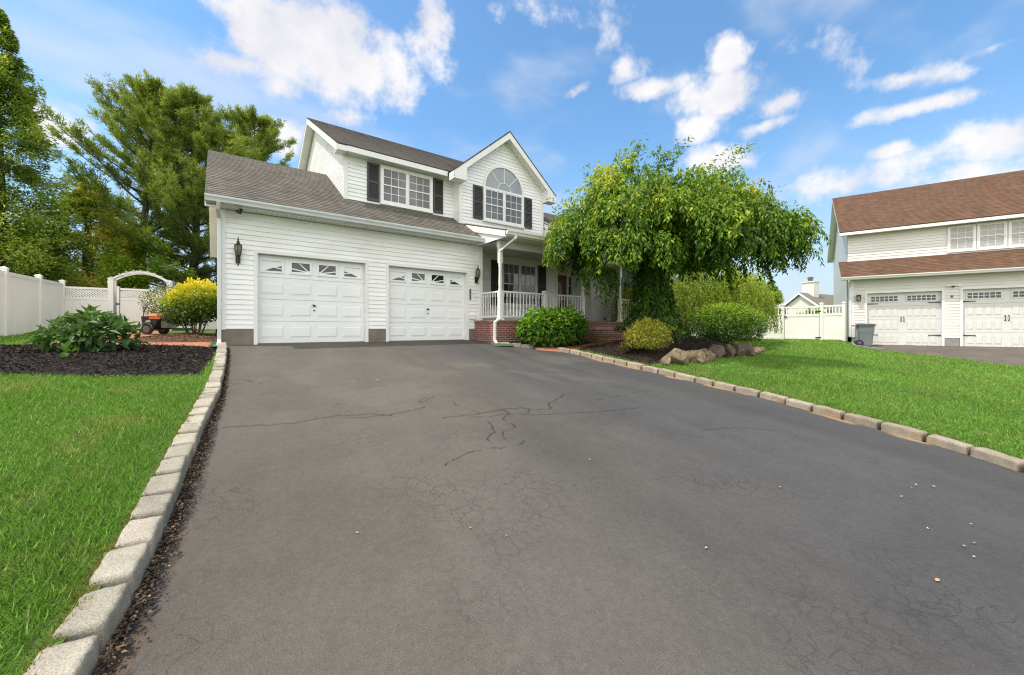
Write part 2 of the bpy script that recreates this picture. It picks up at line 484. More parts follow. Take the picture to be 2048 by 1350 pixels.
    ln(nt, mixc(nt, 1.0, base, ramp(nt, mm.outputs[0], [(0, .80), (1, 1)]), 'MULTIPLY'), b.inputs['Base Color'])
    ad = nd(nt, 'ShaderNodeMath', operation='MULTIPLY_ADD'); ad.inputs[1].default_value = .55
    ln(nt, noise_tex(nt, tc_, 120, 3), ad.inputs[0])
    ad2 = nd(nt, 'ShaderNodeMath', operation='MULTIPLY_ADD'); ad2.inputs[1].default_value = .6
    ln(nt, noise_tex(nt, tc_, 16, 4), ad2.inputs[0]); ln(nt, mm.outputs[0], ad2.inputs[2])
    ln(nt, ad2.outputs[0], ad.inputs[2])
    bump(nt, ad.outputs[0], .55, .012, b)
    o = np_mesh('driveway', V, F, m, C.reshape(-1, 3), smooth=True)
    tag(o, kind='structure')
build_driveway()

# ------------------------------------------------------------------ lawns, base ground
m_lawn, nt, b, tc = col_mat('lawn_soil_grass', .95, mult=[(2, .8, 1.15, .8), (40, .55, 1.35, .9)])
bump(nt, noise_tex(nt, tc, 70, 4), .8, .03, b)
def lawn_tone(x, y):
    n = fbm(x, y, .5, 4, 3); n2 = fbm(x, y, 2.2, 3, 6)
    g = np.stack([.085+.06*n, .175+.10*n, .022+.016*n], -1)
    dry = sst(.60, .78, n2)*.55
    g = g*(1-dry[..., None])+np.array([.20,.22,.055])*dry[..., None]
    return g*np.array([1.52,1.50,1.75])
def strip_sheet(name, bx, sgn, ys, width, k, mat, kind='structure'):
    s = (np.linspace(0, 1, k)**2.2)*width
    Y = np.repeat(ys[:, None], k, 1); X = bx(Y)+sgn*s[None, :]
    Z = G(X, Y)+lift(X, Y)
    V = np.stack([X, Y, Z], -1).reshape(-1, 3)
    i = np.arange(len(ys)-1)[:, None]*k+np.arange(k-1)[None, :]
    F = np.stack([i, i+1, i+k+1, i+k], -1).reshape(-1, 4)
    o = np_mesh(name, V, F, mat, lawn_tone(X, Y).reshape(-1, 3)*.5, smooth=True); tag(o, kind=kind); return o
KW = .135
ys = np.concatenate([np.linspace(-14, 0, 12), np.linspace(.3, 11, 55), np.linspace(11.5, 60, 40)])
strip_sheet('lawn', lambda y: Lx(y)-KW+.03-(y > 10.95)*.12, -1, ys, 60, 60, m_lawn)
strip_sheet('lawn', lambda y: Rx(y)+KW-.03, 1, ys, 75, 110, m_lawn)
def base_ground():
    t = np.linspace(-1, 1, 61); a = np.sign(t)*np.abs(t)**2.5*700
    X, Y = np.meshgrid(a, a); Z = G(X, Y)-.3
    V = np.stack([X, Y, Z], -1).reshape(-1, 3); i = np.arange(60)[:, None]*61+np.arange(60)[None, :]
    F = np.stack([i, i+1, i+62, i+61], -1).reshape(-1, 4)
    tag(np_mesh('ground', V, F, m_lawn, lawn_tone(X, Y).reshape(-1, 3)*.5, smooth=True), kind='structure')
base_ground()

def sdist(poly, X, Y):
    """signed distance to polygon, positive inside"""
    P = np.array(poly, float); d = np.full(X.shape, 1e9); ins = np.zeros(X.shape, bool)
    for (x1, y1), (x2, y2) in zip(P, np.roll(P, -1, 0)):
        ex, ey = x2-x1, y2-y1; t = np.clip(((X-x1)*ex+(Y-y1)*ey)/(ex*ex+ey*ey), 0, 1)
        d = np.minimum(d, np.hypot(X-x1-t*ex, Y-y1-t*ey))
        c = (y1 > Y) != (y2 > Y)
        with np.errstate(divide='ignore', invalid='ignore'):
            ins ^= c & (X < (x2-x1)*(Y-y1)/(y2-y1)+x1)
    return np.where(ins, d, -d)
def sheet(name, poly, hf, res, mat, colf=None, kind='structure', wob=0):
    P = np.array(poly); x0, y0 = P.min(0)-.3; x1, y1 = P.max(0)+.3
    X, Y = np.meshgrid(np.arange(x0, x1, res), np.arange(y0, y1, res))
    sd = sdist(poly, X, Y)+(fbm(X, Y, 2.5, 3, 40)-.5)*wob
    Z = G(X, Y)+lift(X, Y)+hf(sd, X, Y)
    n = X.shape[1]; i = np.arange(X.shape[0]-1)[:, None]*n+np.arange(n-1)[None, :]
    F = np.stack([i, i+1, i+n+1, i+n], -1).reshape(-1, 4)
    F = F[(sd.ravel()[F] > -.12).any(1)]
    used = np.unique(F); re = np.zeros(X.size, int); re[used] = np.arange(len(used))
    V = np.stack([X, Y, Z], -1).reshape(-1, 3)[used]
    C = colf(X, Y).reshape(-1, 3)[used] if colf else None
    o = np_mesh(name, V, re[F], mat, C, smooth=True)
    me = o.data; uv = me.uv_layers.new(name='UVMap')
    li = np.empty(len(me.loops), np.int32); me.loops.foreach_get('vertex_index', li)
    uv.data.foreach_set('uv', V[li][:, :2].astype(np.float32).ravel())
    tag(o, kind=kind); return o

m_mulch, nt, b, tc = col_mat('mulch_soil', .95, mult=[(18, .5, 1.5, .9), (60, .4, 1.6, .9)])
bump(nt, noise_tex(nt, tc, 35, 5, .7), 1.0, .05, b)
BED_T = [(7.98,7.9),(7.86,6.4),(7.70,5.25),(8.3,5.25),(9,5.15),(10.5,5.3),(12,5.35),(14.3,5.7),(15.8,6.1),(17,7.2),(17.2,9.4),(13.5,9.4),(12.4,8.75),(11.0,8.75),(9.6,8.75),(8.6,8.25)]
BED_L = [(-4.2,11.3),(-3.6,9.4),(-3.0,8.3),(-2.1,7.7),(-1.2,7.25),(-.2,6.95),(-.11,8),(-.06,9.3),(-.02,10.3),(-1.1,11.0),(-2.5,11.45)]
BED_Y = [(-1.95,12.55),(-.9,12.15),(.04,11.95),(.04,16.7),(-1.0,16.4),(-1.7,14.4)]
BED_S = [(6.62,9.8),(6.95,9.35),(7.4,8.98),(8.2,8.75),(9.4,9.0),(10.4,9.35),(10.5,9.8)]
mound = {'t': lambda sd, X, Y: np.clip(sd*.5, -.05, .03)+.32*sst(0, 1.7, sd),
         'l': lambda sd, X, Y: np.clip(sd*.4, -.05, .035)+.07*sst(0, 1.3, sd),
         'y': lambda sd, X, Y: np.clip(sd*.4, -.05, .04)+.06*sst(0, .8, sd),
         's': lambda sd, X, Y: np.clip(sd*.4, -.05, .05)+.08*sst(0, .5, sd)}
tone = lambda c: (lambda X, Y: np.array(c)[None, None]*(.6+.9*fbm(X, Y, 3, 4, 50))[..., None])
sheet('mulch_bed', BED_T, mound['t'], .07, m_mulch, tone((.034,.023,.017)), wob=.12)
sheet('mulch_bed', BED_L, mound['l'], .07, m_mulch, tone((.026,.021,.020)), wob=.12)
sheet('mulch_bed', BED_Y, mound['y'], .07, m_mulch, tone((.13,.07,.045)), wob=.1)
sheet('mulch_bed', BED_S, mound['s'], .06, m_mulch, tone((.034,.023,.018)), wob=.08)
WALK_R = [(7.62,7.95),(7.2,8.55),(7.45,8.98),(8.2,8.78),(9.4,9.05),(10.4,9.4),(12.7,9.4),(12.5,8.7),(11.0,8.65),(9.6,8.6),(8.6,8.1),(8.0,7.9)]
WALK_L = [(.1,10.45),(.1,11.95),(-.9,12.15),(-1.95,12.55),(-1.7,14.4),(-1.5,20.7),(-3.0,20.7),(-3.0,14.4),(-2.9,12.6),(-2.5,11.5),(-1.1,11.02)]
sheet('brick_walkway', WALK_R, lambda sd, X, Y: np.clip(sd*.5, -.05, .014)-lift(X, Y)*.7, .08, M['paver'])
sheet('brick_walkway', WALK_L, lambda sd, X, Y: np.clip(sd*.5, -.05, .012), .08, M['paver'])
# neighbour's driveway
m_asph2, nt, b, tc = col_mat('neighbour_asphalt', .9, mult=[(3, .75, 1.2, .8), (90, .7, 1.25, .8)])
def np_pt(lx, ly): return (NO[0]+NEX[0]*lx+NEY[0]*ly, NO[1]+NEX[1]*lx+NEY[1]*ly)
ND = [np_pt(-.38, .1), np_pt(-.42,-1.0), np_pt(.45,-2.2), np_pt(1.9,-3.9), np_pt(3.4,-5.5), np_pt(6.5,-9), np_pt(14,-9), np_pt(14,.1)]
sheet('neighbour_driveway', ND, lambda sd, X, Y: np.clip(sd*.4, -.06, .012), .14, m_asph2, lambda X, Y: np.array((.115,.098,.085))[None, None]*(.7+.6*fbm(X, Y, 1.2, 4, 60))[..., None])

# ------------------------------------------------------------------ leaves
def unit(v): return v/np.maximum(np.linalg.norm(v, axis=-1, keepdims=True), 1e-9)
def leaf_arrays(P, D, N, L, W, C, fold=.18, droop=.12, mid=.45):
    n = len(P); D = unit(D); S = unit(np.cross(D, N)); N = np.cross(S, D)
    L = np.broadcast_to(L, n)[:, None]; W = np.broadcast_to(W, n)[:, None]
    V = np.empty((n, 4, 3), np.float32)
    V[:, 0] = P
    V[:, 1] = P+D*L*mid+S*W*.5+N*W*fold
    V[:, 2] = P+D*L-N*L*droop
    V[:, 3] = P+D*L*mid-S*W*.5+N*W*fold
    CC = np.repeat(C[:, None, :], 4, 1).reshape(-1, 3)
    b = np.arange(n)[:, None]*4
    F = np.concatenate([b+np.array([[0, 2, 1]]), b+np.array([[0, 3, 2]])])
    return V.reshape(-1, 3), F, CC
def leaf_object(name, P, D, N, L, W, C, mat, parent=None, **k):
    V, F, CC = leaf_arrays(P, D, N, L, W, C, **k)
    if parent is not None: V = V-np.array(parent.location, dtype=np.float32)
    return np_mesh(name, V, F, mat, CC, parent=parent)
def rdir(rg, n): return unit(rg.normal(size=(n, 3)))
def mix3(a, b, t): t = np.clip(t, 0, 1)[:, None]; return np.array(a)[None]*(1-t)+np.array(b)[None]*t

# grass blades: dense near the camera, coarser with distance
def grass():
    rg = np.random.default_rng(3)
    P = []; Ws = []; Hs = []
    def scatter(x0, x1, y0, y1, n, keep, dens):
        x = rg.uniform(x0, x1, n); y = rg.uniform(y0, y1, n)
        d = np.hypot(x, y); k = keep(x, y) & (rg.random(n) < dens(d))
        return x[k], y[k], d[k]
    def keepL(x, y): return (x < Lx(y)-KW+.015) & (sdist(BED_L, x, y) < -.0) & (sdist(WALK_L, x, y) < 0) & (x*RX+y*RY > -2.0*(x*FX+y*FY)-1.5) & (x*FX+y*FY > -.5)
    def keepR(x, y): return (x > Rx(y)+KW-.02) & (sdist(BED_T, x, y) < .02) & (sdist(ND, x, y) < 0) & (sdist(WALK_R, x, y) < 0) & (x*RX+y*RY < 2.8*(x*FX+y*FY)+3) & (x*FX+y*FY > -1)
    A = [scatter(-6, 0, .5, 8.2, 560000, keepL, lambda d: np.minimum(1, (2.4/d)**1.5)),
         scatter(-4.5, -2, 8, 20, 9000, keepL, lambda d: d*0+1),
         scatter(5.8, 25, -8, 9, 760000, keepR, lambda d: np.minimum(1, (7.0/d)**1.6))]
    # tufts leaning over the kerb and the bed edge
    x = np.concatenate([a[0] for a in A]); y = np.concatenate([a[1] for a in A]); d = np.concatenate([a[2] for a in A])
    n = len(x)
    z = G(x, y)+lift(x, y)-.004
    Pn = np.stack([x, y, z], -1)
    h = rg.uniform(.022, .050, n)*(.8+.5*fbm(x, y, 1.3, 2, 70))*(1+.02*d)
    lean = rdir(rg, n); lean[:, 2] = 0
    D = unit(np.stack([lean[:, 0]*.75, lean[:, 1]*.75, np.full(n, .75)], -1))
    w = .0027*np.maximum(1, d/2.8)*rg.uniform(.7, 1.3, n)
    t = rg.random(n)
    C = lawn_tone(x, y)*(.75+.65*t)[:, None]
    C = np.where((rg.random(n) < .06)[:, None], np.array([.30,.29,.13])*(.6+.5*t)[:, None], C)
    near = (x < 3) & (Lx(y)-KW-x < .035) & (rg.random(n) < .75)      # mossy yellow edge along the kerb
    C = np.where(near[:, None], np.array([.26,.20,.04])*(.5+.8*t)[:, None], C)
    near = (x > 5) & (x-Rx(y)-KW < .09) & (rg.random(n) < .45)
    C = np.where(near[:, None], np.array([.22,.19,.07])*(.5+.8*t)[:, None], C)
    edge = ((x < 3) & (Lx(y)-KW-x < .07)) | ((x > 5) & (x-Rx(y)-KW < .07))
    h = np.where(edge, h*.6, h)
    o = leaf_object('lawn_grass', Pn, D, rdir(rg, n), h*1.3, w, C, M['grass'], fold=.05, droop=.22, mid=.42)
    tag(o, 'short mown green grass growing over both lawns', 'grass', kind='stuff')
grass()

def chips(name, poly, mkey, n, cols, label, dmax=99):
    rg = np.random.default_rng(abs(hash(name+mkey)) % 1000 if False else len(label)*7)
    p = np.array(poly); x = rg.uniform(p[:, 0].min(), p[:, 0].max(), n); y = rg.uniform(p[:, 1].min(), p[:, 1].max(), n)
    sd = sdist(poly, x, y); k = sd > -.03; x, y, sd = x[k], y[k], sd[k]; n = len(x)
    z = G(x, y)+lift(x, y)+mound[mkey](sd, x, y)+.004
    D = rdir(rg, n); D[:, 2] = np.abs(D[:, 2])*.35; N = rdir(rg, n)*.5; N[:, 2] = 1
    c = np.array(cols)[rg.integers(0, len(cols), n)]*rg.uniform(.6, 1.5, n)[:, None]
    o = leaf_object(name, np.stack([x, y, z], -1), D, N, rg.uniform(.025, .075, n), rg.uniform(.009, .022, n), c, M['leaf_dry'], fold=.2)
    tag(o, label, 'mulch', kind='stuff')
M['leaf_dry'] = leaf_mat('dry_mulch_chip', .02, .85, .2)
dk = [(.026,.020,.018)]*5+[(.045,.032,.024)]*3+[(.012,.010,.010)]*3+[(.10,.075,.055)]
chips('mulch_chips', BED_L, 'l', 16000, dk, 'dark shredded bark mulch in the bed left of the driveway')
chips('mulch_chips', BED_T, 't', 26000, [(.032,.021,.015)]*6+[(.06,.038,.024)]*3+[(.013,.010,.009)]*3+[(.16,.12,.07)]*1, 'dark brown bark mulch under the weeping tree')
chips('mulch_chips', BED_Y, 'y', 3500, [(.15,.08,.05),(.22,.13,.08),(.08,.04,.03)], 'reddish brown bark mulch under the yellow bush')
chips('mulch_chips', BED_S, 's', 2200, dk, 'dark bark mulch under the broad shrub by the porch')

def kerb_debris():
    rg = np.random.default_rng(77); n = 9000
    y = rg.uniform(1.0, 10.2, n)**1.0; dl = np.abs(rg.normal(0, .038, n))*(1-.4*sst(4, 7, y))
    x = Lx(y)+.01+dl; k = (dl < .12) & (rg.random(n) < np.clip(1.15-.09*y, .3, 1)); x, y, dl = x[k], y[k], dl[k]; n = len(x)
    D = rdir(rg, n); D[:, 2] = np.abs(D[:, 2])*.3; N = rdir(rg, n)*.45; N[:, 2] = 1
    far_ = dl > .04
    c = np.where((rg.random(n) < np.where(far_, .75, .35))[:, None], np.array([.020,.019,.021]), np.array([.12,.085,.055]))
    c = np.where((rg.random(n) < .04)[:, None], np.array([.26,.15,.07]), c)*rg.uniform(.6, 1.5, n)[:, None]
    s = rg.uniform(.006, .024, n)
    o = leaf_object('kerb_debris', np.stack([x, y, G(x, y)+.012], -1), D, N, s, s*rg.uniform(.5, 1.0, n), c, M['leaf_dry'], fold=.3)
    tag(o, 'crumbs of black tar, soil and dry leaves along the foot of the left kerb', 'debris', kind='stuff')
kerb_debris()

# ------------------------------------------------------------------ house building functions
def interval(poly, z):
    xs = []
    for (x1, z1), (x2, z2) in zip(poly, poly[1:]+poly[:1]):
        if (z1 <= z <= z2) or (z2 <= z <= z1):
            if abs(z1-z2) < 1e-9: xs += [x1, x2]
            else: xs.append(x1+(x2-x1)*(z-z1)/(z2-z1))
    return (min(xs), max(xs)) if xs else None
def courses(mb, poly, m, holes=(), c=.114, lip=.024, lip0=.003, zoff=0.0):
    """overlapping boards (siding or shingle courses) filling a convex outline in (s,z)"""
    z0 = min(p[1] for p in poly); z1 = max(p[1] for p in poly)
    lv = {z0, z1} | {p[1] for p in poly} | {h[2] for h in holes} | {h[3] for h in holes}
    k = math.floor((z0-zoff)/c)
    while k*c+zoff < z1:
        if k*c+zoff > z0: lv.add(k*c+zoff)
        k += 1
    lv = sorted(z for z in lv if z0-1e-6 <= z <= z1+1e-6)
    def off(z, cb): return lip+(lip0-lip)*(z-cb)/c
    for a, b in zip(lv[:-1], lv[1:]):
        if b-a < 1e-5: continue
        mid = (a+b)/2; cb = math.floor((mid-zoff)/c)*c+zoff
        ia = interval(poly, a+1e-6); ib = interval(poly, b-1e-6)
        if ia is None or ib is None: continue
        segs = [((ia[0], ib[0]), (ia[1], ib[1]))]
        for h in holes:
            if h[2] <= mid <= h[3]:
                ns = []
                for l, r in segs:
                    lm = (l[0]+l[1])/2; rm = (r[0]+r[1])/2
                    if h[1] <= lm or h[0] >= rm: ns.append((l, r)); continue
                    if h[0] > lm: ns.append((l, (h[0], h[0])))
                    if h[1] < rm: ns.append(((h[1], h[1]), r))
                segs = ns
        oa, ob = off(a, cb), off(b, cb)
        for l, r in segs:
            mb.poly([m(l[0], a, oa), m(r[0], a, oa), m(r[1], b, ob), m(l[1], b, ob)])
            if abs(a-cb) < 1e-4: mb.poly([m(l[0], a, 0), m(r[0], a, 0), m(r[0], a, oa), m(l[0], a, oa)])
def front(y): return lambda s, z, o: (s, y-o, z)
def leftw(x): return lambda s, z, o: (x-o, s, z)
def rightw(x): return lambda s, z, o: (x+o, s, z)
def backw(y): return lambda s, z, o: (s, y+o, z)
def slope_map(p0, ex, ev):
    p0 = Vector(p0); ex = Vector(ex).normalized(); ev = Vector(ev).normalized(); n = ex.cross(ev).normalized()
    if n.z < 0: n = -n
    return lambda s, v, o: tuple(p0+ex*s+ev*v+n*o)
def wall(parent, outline, m, holes=(), mat='siding', zoff=0., label=None):
    o_ = Vector(m(0, 0, 1))-Vector(m(0, 0, 0))
    mb = MB(); courses(mb, outline, m, holes, zoff=zoff, lip=.022 if abs(o_.y) > .5 else .010); return mb.build('wall', M[mat], parent, label=label, out=o_)
def roofplane(parent, p0, p1, p2, p3, mat, thick=.03, label=None):
    """p0,p1 on the eave, p2,p3 on the ridge above p1,p0"""
    p0, p1, p2, p3 = map(Vector, (p0, p1, p2, p3))
    ex = (p1-p0).normalized(); ev = (p3-p0)-ex*(p3-p0).dot(ex)
    vl = ev.length; ev.normalize()
    def st(p): return ((p-p0).dot(ex), (p-p0).dot(ev))
    mb = MB(); courses(mb, [st(p) for p in (p0, p1, p2, p3)], slope_map(p0, ex, ev), c=.142, lip=.009, lip0=.001)
    n = ex.cross(ev);  n = n if n.z > 0 else -n
    q = [p-n*thick for p in (p0, p1, p2, p3)]
    mb.poly(q); P = [p0, p1, p2, p3]
    for i in range(4):
        j = (i+1) % 4; mb.poly([P[i], P[j], q[j], q[i]])
    return mb.build('roof', M[mat], parent, label=label)

def window(parent, x0, x1, z0, z1, y, units=2, cols=3, rows=2, glass='glass', name='window', casing=.07, proud=.046, low_glass=None):
    mb = MB(); c = casing; yo = y-proud-.016
    mb.box(x0, x0+c, yo, y, z0, z1).box(x1-c, x1, yo, y, z0, z1).box(x0+c, x1-c, yo, y, z1-c, z1).box(x0+c, x1-c, yo, y, z0, z0+c*.8)
    mb.box(x0-.02, x1+.02, yo-.025, y, z0-.05, z0-.002)
    w = mb.build(name, M['trim'], parent)
    uw = (x1-x0-2*c)/units; mul = .05
    for u in range(units):
        a = x0+c+u*uw+(mul/2 if u else 0); b = x0+c+(u+1)*uw-(mul/2 if u < units-1 else 0)
        if u: 
            f = MB().box(x0+c+u*uw-mul/2, x0+c+u*uw+mul/2, yo+.004, y, z0+c*.8, z1-c); f.build('mullion', M['trim'], w)
        zb = z0+c*.8; zt = z1-c; zm = (zb+zt)/2; r = .032
        s = MB()
        for (p, q, dy) in ((zm-.018, zt, .012), (zb, zm+.018, .018)):
            s.box(a, a+r, yo+dy, y-.003, p, q).box(b-r, b, yo+dy, y-.003, p, q).box(a+r, b-r, yo+dy, y-.003, q-r, q).box(a+r, b-r, yo+dy, y-.003, p, p+r)
        s.build('sash', M['trim'], w)
        g = MB()
        for (p, q, dy) in ((zm+.014, zt-r, .022), (zb+r, zm-.014, .027)):
            for k in range(1, cols):
                x = a+r+(b-a-2*r)*k/cols; g.box(x-.008, x+.008, yo+dy, yo+dy+.008, p, q)
            for k in range(1, rows):
                z = p+(q-p)*k/rows; g.box(a+r, b-r, yo+dy+.001, yo+dy+.007, z-.008, z+.008)
        g.build('window_grille', M['trim'], w)
        MB().poly([(a+r, y-.027, zm), (b-r, y-.027, zm), (b-r, y-.027, zt-r), (a+r, y-.027, zt-r)]).build('pane', M[glass], w)
        MB().poly([(a+r, y-.0245, zb+r), (b-r, y-.0245, zb+r), (b-r, y-.0245, zm), (a+r, y-.0245, zm)]).build('pane', M[low_glass or glass], w)
    return w

def shutter(parent, x0, x1, z0, z1, y):
    mb = MB(); t = y-.055; f = .045
    mb.box(x0, x0+f, t, y-.012, z0, z1).box(x1-f, x1, t, y-.012, z0, z1)
    zm = (z0+z1)/2
    for a, b in ((z0, z0+f*1.6), (zm-f*.7, zm+f*.7), (z1-f*1.6, z1)): mb.box(x0+f, x1-f, t, y-.012, a, b)
    for a, b in ((z0+f*1.6, zm-f*.7), (zm+f*.7, z1-f*1.6)):
        n = int((b-a)/.045); h = (b-a)/n
        for i in range(n):
            z = a+i*h
            mb.hexa([(x0+f, t+.008, z), (x1-f, t+.008, z), (x1-f, y-.027, z+h*.9), (x0+f, y-.027, z+h*.9)], [(x0+f, t+.008, z+.007), (x1-f, t+.008, z+.007), (x1-f, y-.027, z+h*.9+.007), (x0+f, y-.027, z+h*.9+.007)])
        mb.poly([(x0+f, y-.026, a), (x1-f, y-.026, a), (x1-f, y-.026, b), (x0+f, y-.026, b)])
    return mb.build('shutter', M['shutter'], parent)

def gutter(parent, x0, x1, y, z, mat='gutter', h=.125, d=.12):
    """K-style trough along x, back against y"""
    prof = [(0, 0), (-d*.62, 0), (-d*.72, h*.35), (-d*.98, h*.72), (-d, h), (-d*.92, h), (-d*.9, h*.80), (0, h*.80)]
    mb = MB(); b = len(mb.v)
    L = [(x0, y+p, z+q) for p, q in prof]; R_ = [(x1, y+p, z+q) for p, q in prof]
    for i in range(len(prof)):
        j = (i+1) % len(prof); mb.poly([L[i], R_[i], R_[j], L[j]])
    mb.poly(L); mb.poly(list(reversed(R_)))
    return mb.build('gutter', M[mat], parent)

def downspout(parent, pts, mat='trim', w=.075, d=.055):
    mb = MB()
    for p, q in zip(pts[:-1], pts[1:]):
        p = Vector(p); q = Vector(q); e = (q-p).normalized()*.012
        mb.bar(p-e, q+e, w, d, up=(0, 1, 0) if abs((q-p).normalized().z) > .5 else (0, 0, 1))
    return mb.build('downspout', M[mat], parent, bevel=.008)

def garage_door(parent, x0, x1, z0, z1, y, carriage=False):
    mat = M['gdoor2' if carriage else 'gdoor']
    mb = MB(); W = x1-x0; Hh = z1-z0; ns = 4; sh = Hh/ns
    for k in range(ns):
        a = z0+k*sh; b = a+sh-.006
        mb.box(x0, x1, y+.004, y+.05, a, b)
    mb.box(x0, x1, y+.052, y+.06, z0, z1)
    def panel(a, b, p, q, t=.028):
        # pressed panel: moulded groove around a raised field
        mb.hexa([(a, y+.0035, p), (b, y+.0035, p), (b, y+.0035, q), (a, y+.0035, q)], [(a+t, y-.008, p+t), (b-t, y-.008, p+t), (b-t, y-.008, q-t), (a+t, y-.008, q-t)])
        g = .014
        for (u0, u1, v0, v1) in ((a-g, b+g, p-g, p-.002), (a-g, b+g, q+.002, q+g), (a-g, a-.002, p-.002, q+.002), (b+.002, b+g, p-.002, q+.002)):
            mb.box(u0, u1, y-.001, y+.0035, v0, v1)
    if not carriage:
        pw = W/4
        for r in range(3):
            for c in range(4):
                cx = x0+(c+.5)*pw; cz = z0+(r+.5)*sh
                panel(cx-.235, cx+.235, cz-.135, cz+.135)
    else:
        half = W/2
        for hx in range(2):
            o = x0+hx*half
            for r in range(3):
                for c in range(4):
                    cw = (half-.20)/4; a = o+.10+c*cw; cz = z0+(r+.5)*sh
                    panel(a+.03, a+cw-.03, cz-.15, cz+.15, .016)
    d = mb.build('garage_door', mat, parent)
    # top section lights
    if not carriage:
        pw = W/4
        darkL = [[[(.08,0),(.58,.36),(1,.22),(1,0)], [(.70,.42),(1,.56),(1,.33)]],
                 [[(.46,1),(1,1),(1,.26),(.93,.24)], [(0,1),(.38,1),(.86,.18),(0,.46)], [(0,.34),(.74,.10),(0,.06)]]]
        for c in range(4):
            cx = x0+(c+.5)*pw; cz = z0+3.5*sh; a, b, p, q = cx-.20, cx+.20, cz-.115, cz+.125
            fr = MB()
            for (u0, u1, v0, v1) in ((a-.045, b+.045, p-.045, p), (a-.045, b+.045, q, q+.045), (a-.045, a, p, q), (b, b+.045, p, q)):
                fr.box(u0, u1, y-.022, y+.0035, v0, v1)
            fr.poly([(a, y+.0015, p), (b, y+.0015, p), (b, y+.0015, q), (a, y+.0015, q)])
            f = fr.build('window_frame', M['gdoor'], d)
            pn = MB(); k = c if c < 2 else 3-c
            for poly in darkL[k]:
                pts = [((u if c < 2 else 1-u), v) for u, v in poly]
                pn.poly([(a+u*(b-a), y-.001, p+v*(q-p)) for u, v in pts])
            pn.build('pane', M['glassdark'], d)
        hx = (x0+x1)/2
        h = MB(); h.lathe([(.028, 0), (.028, -.012), (.012, -.016), (.012, -.04)], (hx, y+.004, z0+.92), 12, axis='y')
        h.bar((hx-.05, y-.038, z0+.92+.03), (hx+.045, y-.038, z0+.92-.02), .016, .014)
        h.build('handle', M['black'], d)
        MB().lathe([(.02, 0), (.02, -.012)], (hx, y+.004, z0+.80), 12, axis='y').build('lock', M['bronze'], d)
    else:
        for hx in range(2):
            o = x0+hx*W/2; a = o+.13; b = o+W/2-.13; p = z1-.345; q = z1-.125
            fr = MB(); fr.box(a-.03, b+.03, y-.012, y+.0035, p-.03, q+.03); fr.build('window_frame', mat, d)
            pn = MB(); cw = (b-a)/6; rh = (q-p)/2
            for c in range(6):
                for r in range(2):
                    u0 = a+c*cw+.012; u1 = a+(c+1)*cw-.012; v0 = p+r*rh+.012; v1 = p+(r+1)*rh-.012
                    pn.poly([(u0, y-.0145, v0), (u1, y-.0145, v0), (u1, y-.0145, v1), (u0, y-.0145, v1)])
            pn.build('pane', M['glassdark'], d)
            for zz in (1.705, .432):
                e = x0+.012 if hx == 0 else x1-.012; s = 1 if hx == 0 else -1
                g = MB(); g.hexa([(e, y-.02, zz-.022), (e, y-.004, zz-.022), (e, y-.004, zz+.022), (e, y-.02, zz+.022)], [(e+s*.30, y-.02, zz-.010), (e+s*.30, y-.004, zz-.010), (e+s*.30, y-.004, zz+.010), (e+s*.30, y-.02, zz+.010)])
                g.hexa([(e+s*.29, y-.02, zz), (e+s*.31, y-.02, zz-.02), (e+s*.34, y-.02, zz), (e+s*.31, y-.02, zz+.02)], [(e+s*.29, y-.004, zz), (e+s*.31, y-.004, zz-.02), (e+s*.34, y-.004, zz), (e+s*.31, y-.004, zz+.02)])
                g.build('hinge_strap', M['black'], d)
            hxp = (x0+x1)/2+(-.042 if hx == 0 else .042)
            h = MB(); h.tube([(hxp, y-.004, .99), (hxp, y-.04, 1.02), (hxp, y-.045, 1.07), (hxp, y-.04, 1.12), (hxp, y-.004, 1.15)], .009, 8)
            h.lathe([(.02, 0), (.02, -.01)], (hxp, y+.002, .985), 10, axis='y').lathe([(.02, 0), (.02, -.01)], (hxp, y+.002, 1.155), 10, axis='y')
            h.build('handle', M['black'], d)
    return d
def door_trim(parent, x0, x1, z0, z1, y, ydoor, w=.075):
    mb = MB(); t = y-.03
    mb.box(x0-w, x0, t, y+.002, z0, z1).box(x1, x1+w, t, y+.002, z0, z1).box(x0-w, x1+w, t-.002, y+.002, z1, z1+w)
    mb.box(x0-.02, x0, y+.002, ydoor+.08, z0, z1).box(x1, x1+.02, y+.002, ydoor+.08, z0, z1).box(x0-.02, x1+.02, y+.002, ydoor+.08, z1, z1+.02)
    return mb.build('door_trim', M['trim'], parent)
def soffit(parent, x0, x1, y0, y1, z, label=None):
    mb = MB(); n = max(1, int((x1-x0)/.1)); w = (x1-x0)/n
    for i in range(n):
        a = x0+i*w; mb.poly([(a+.006, y0, z), (a+w-.006, y0, z), (a+w-.006, y1, z), (a+.006, y1, z)])
        mb.poly([(a-.006, y0, z+.007), (a+.006, y0, z+.007), (a+.006, y1, z+.007), (a-.006, y1, z+.007)])
    return mb.build('soffit', M['soffit'], parent)
def rake(parent, a, b, w, h, mat='trim', name='rake_board'):
    """board along a sloping gable edge; a,b run along its top edge centre"""
    a = Vector(a); b = Vector(b); mb = MB()
    mb.hexa([(a.x-w/2, a.y-0, a.z-h), (a.x+w/2, a.y, a.z-h), (a.x+w/2, a.y, a.z), (a.x-w/2, a.y, a.z)], [(b.x-w/2, b.y, b.z-h), (b.x+w/2, b.y, b.z-h), (b.x+w/2, b.y, b.z), (b.x-w/2, b.y, b.z)])
    return mb.build(name, M[mat], parent)

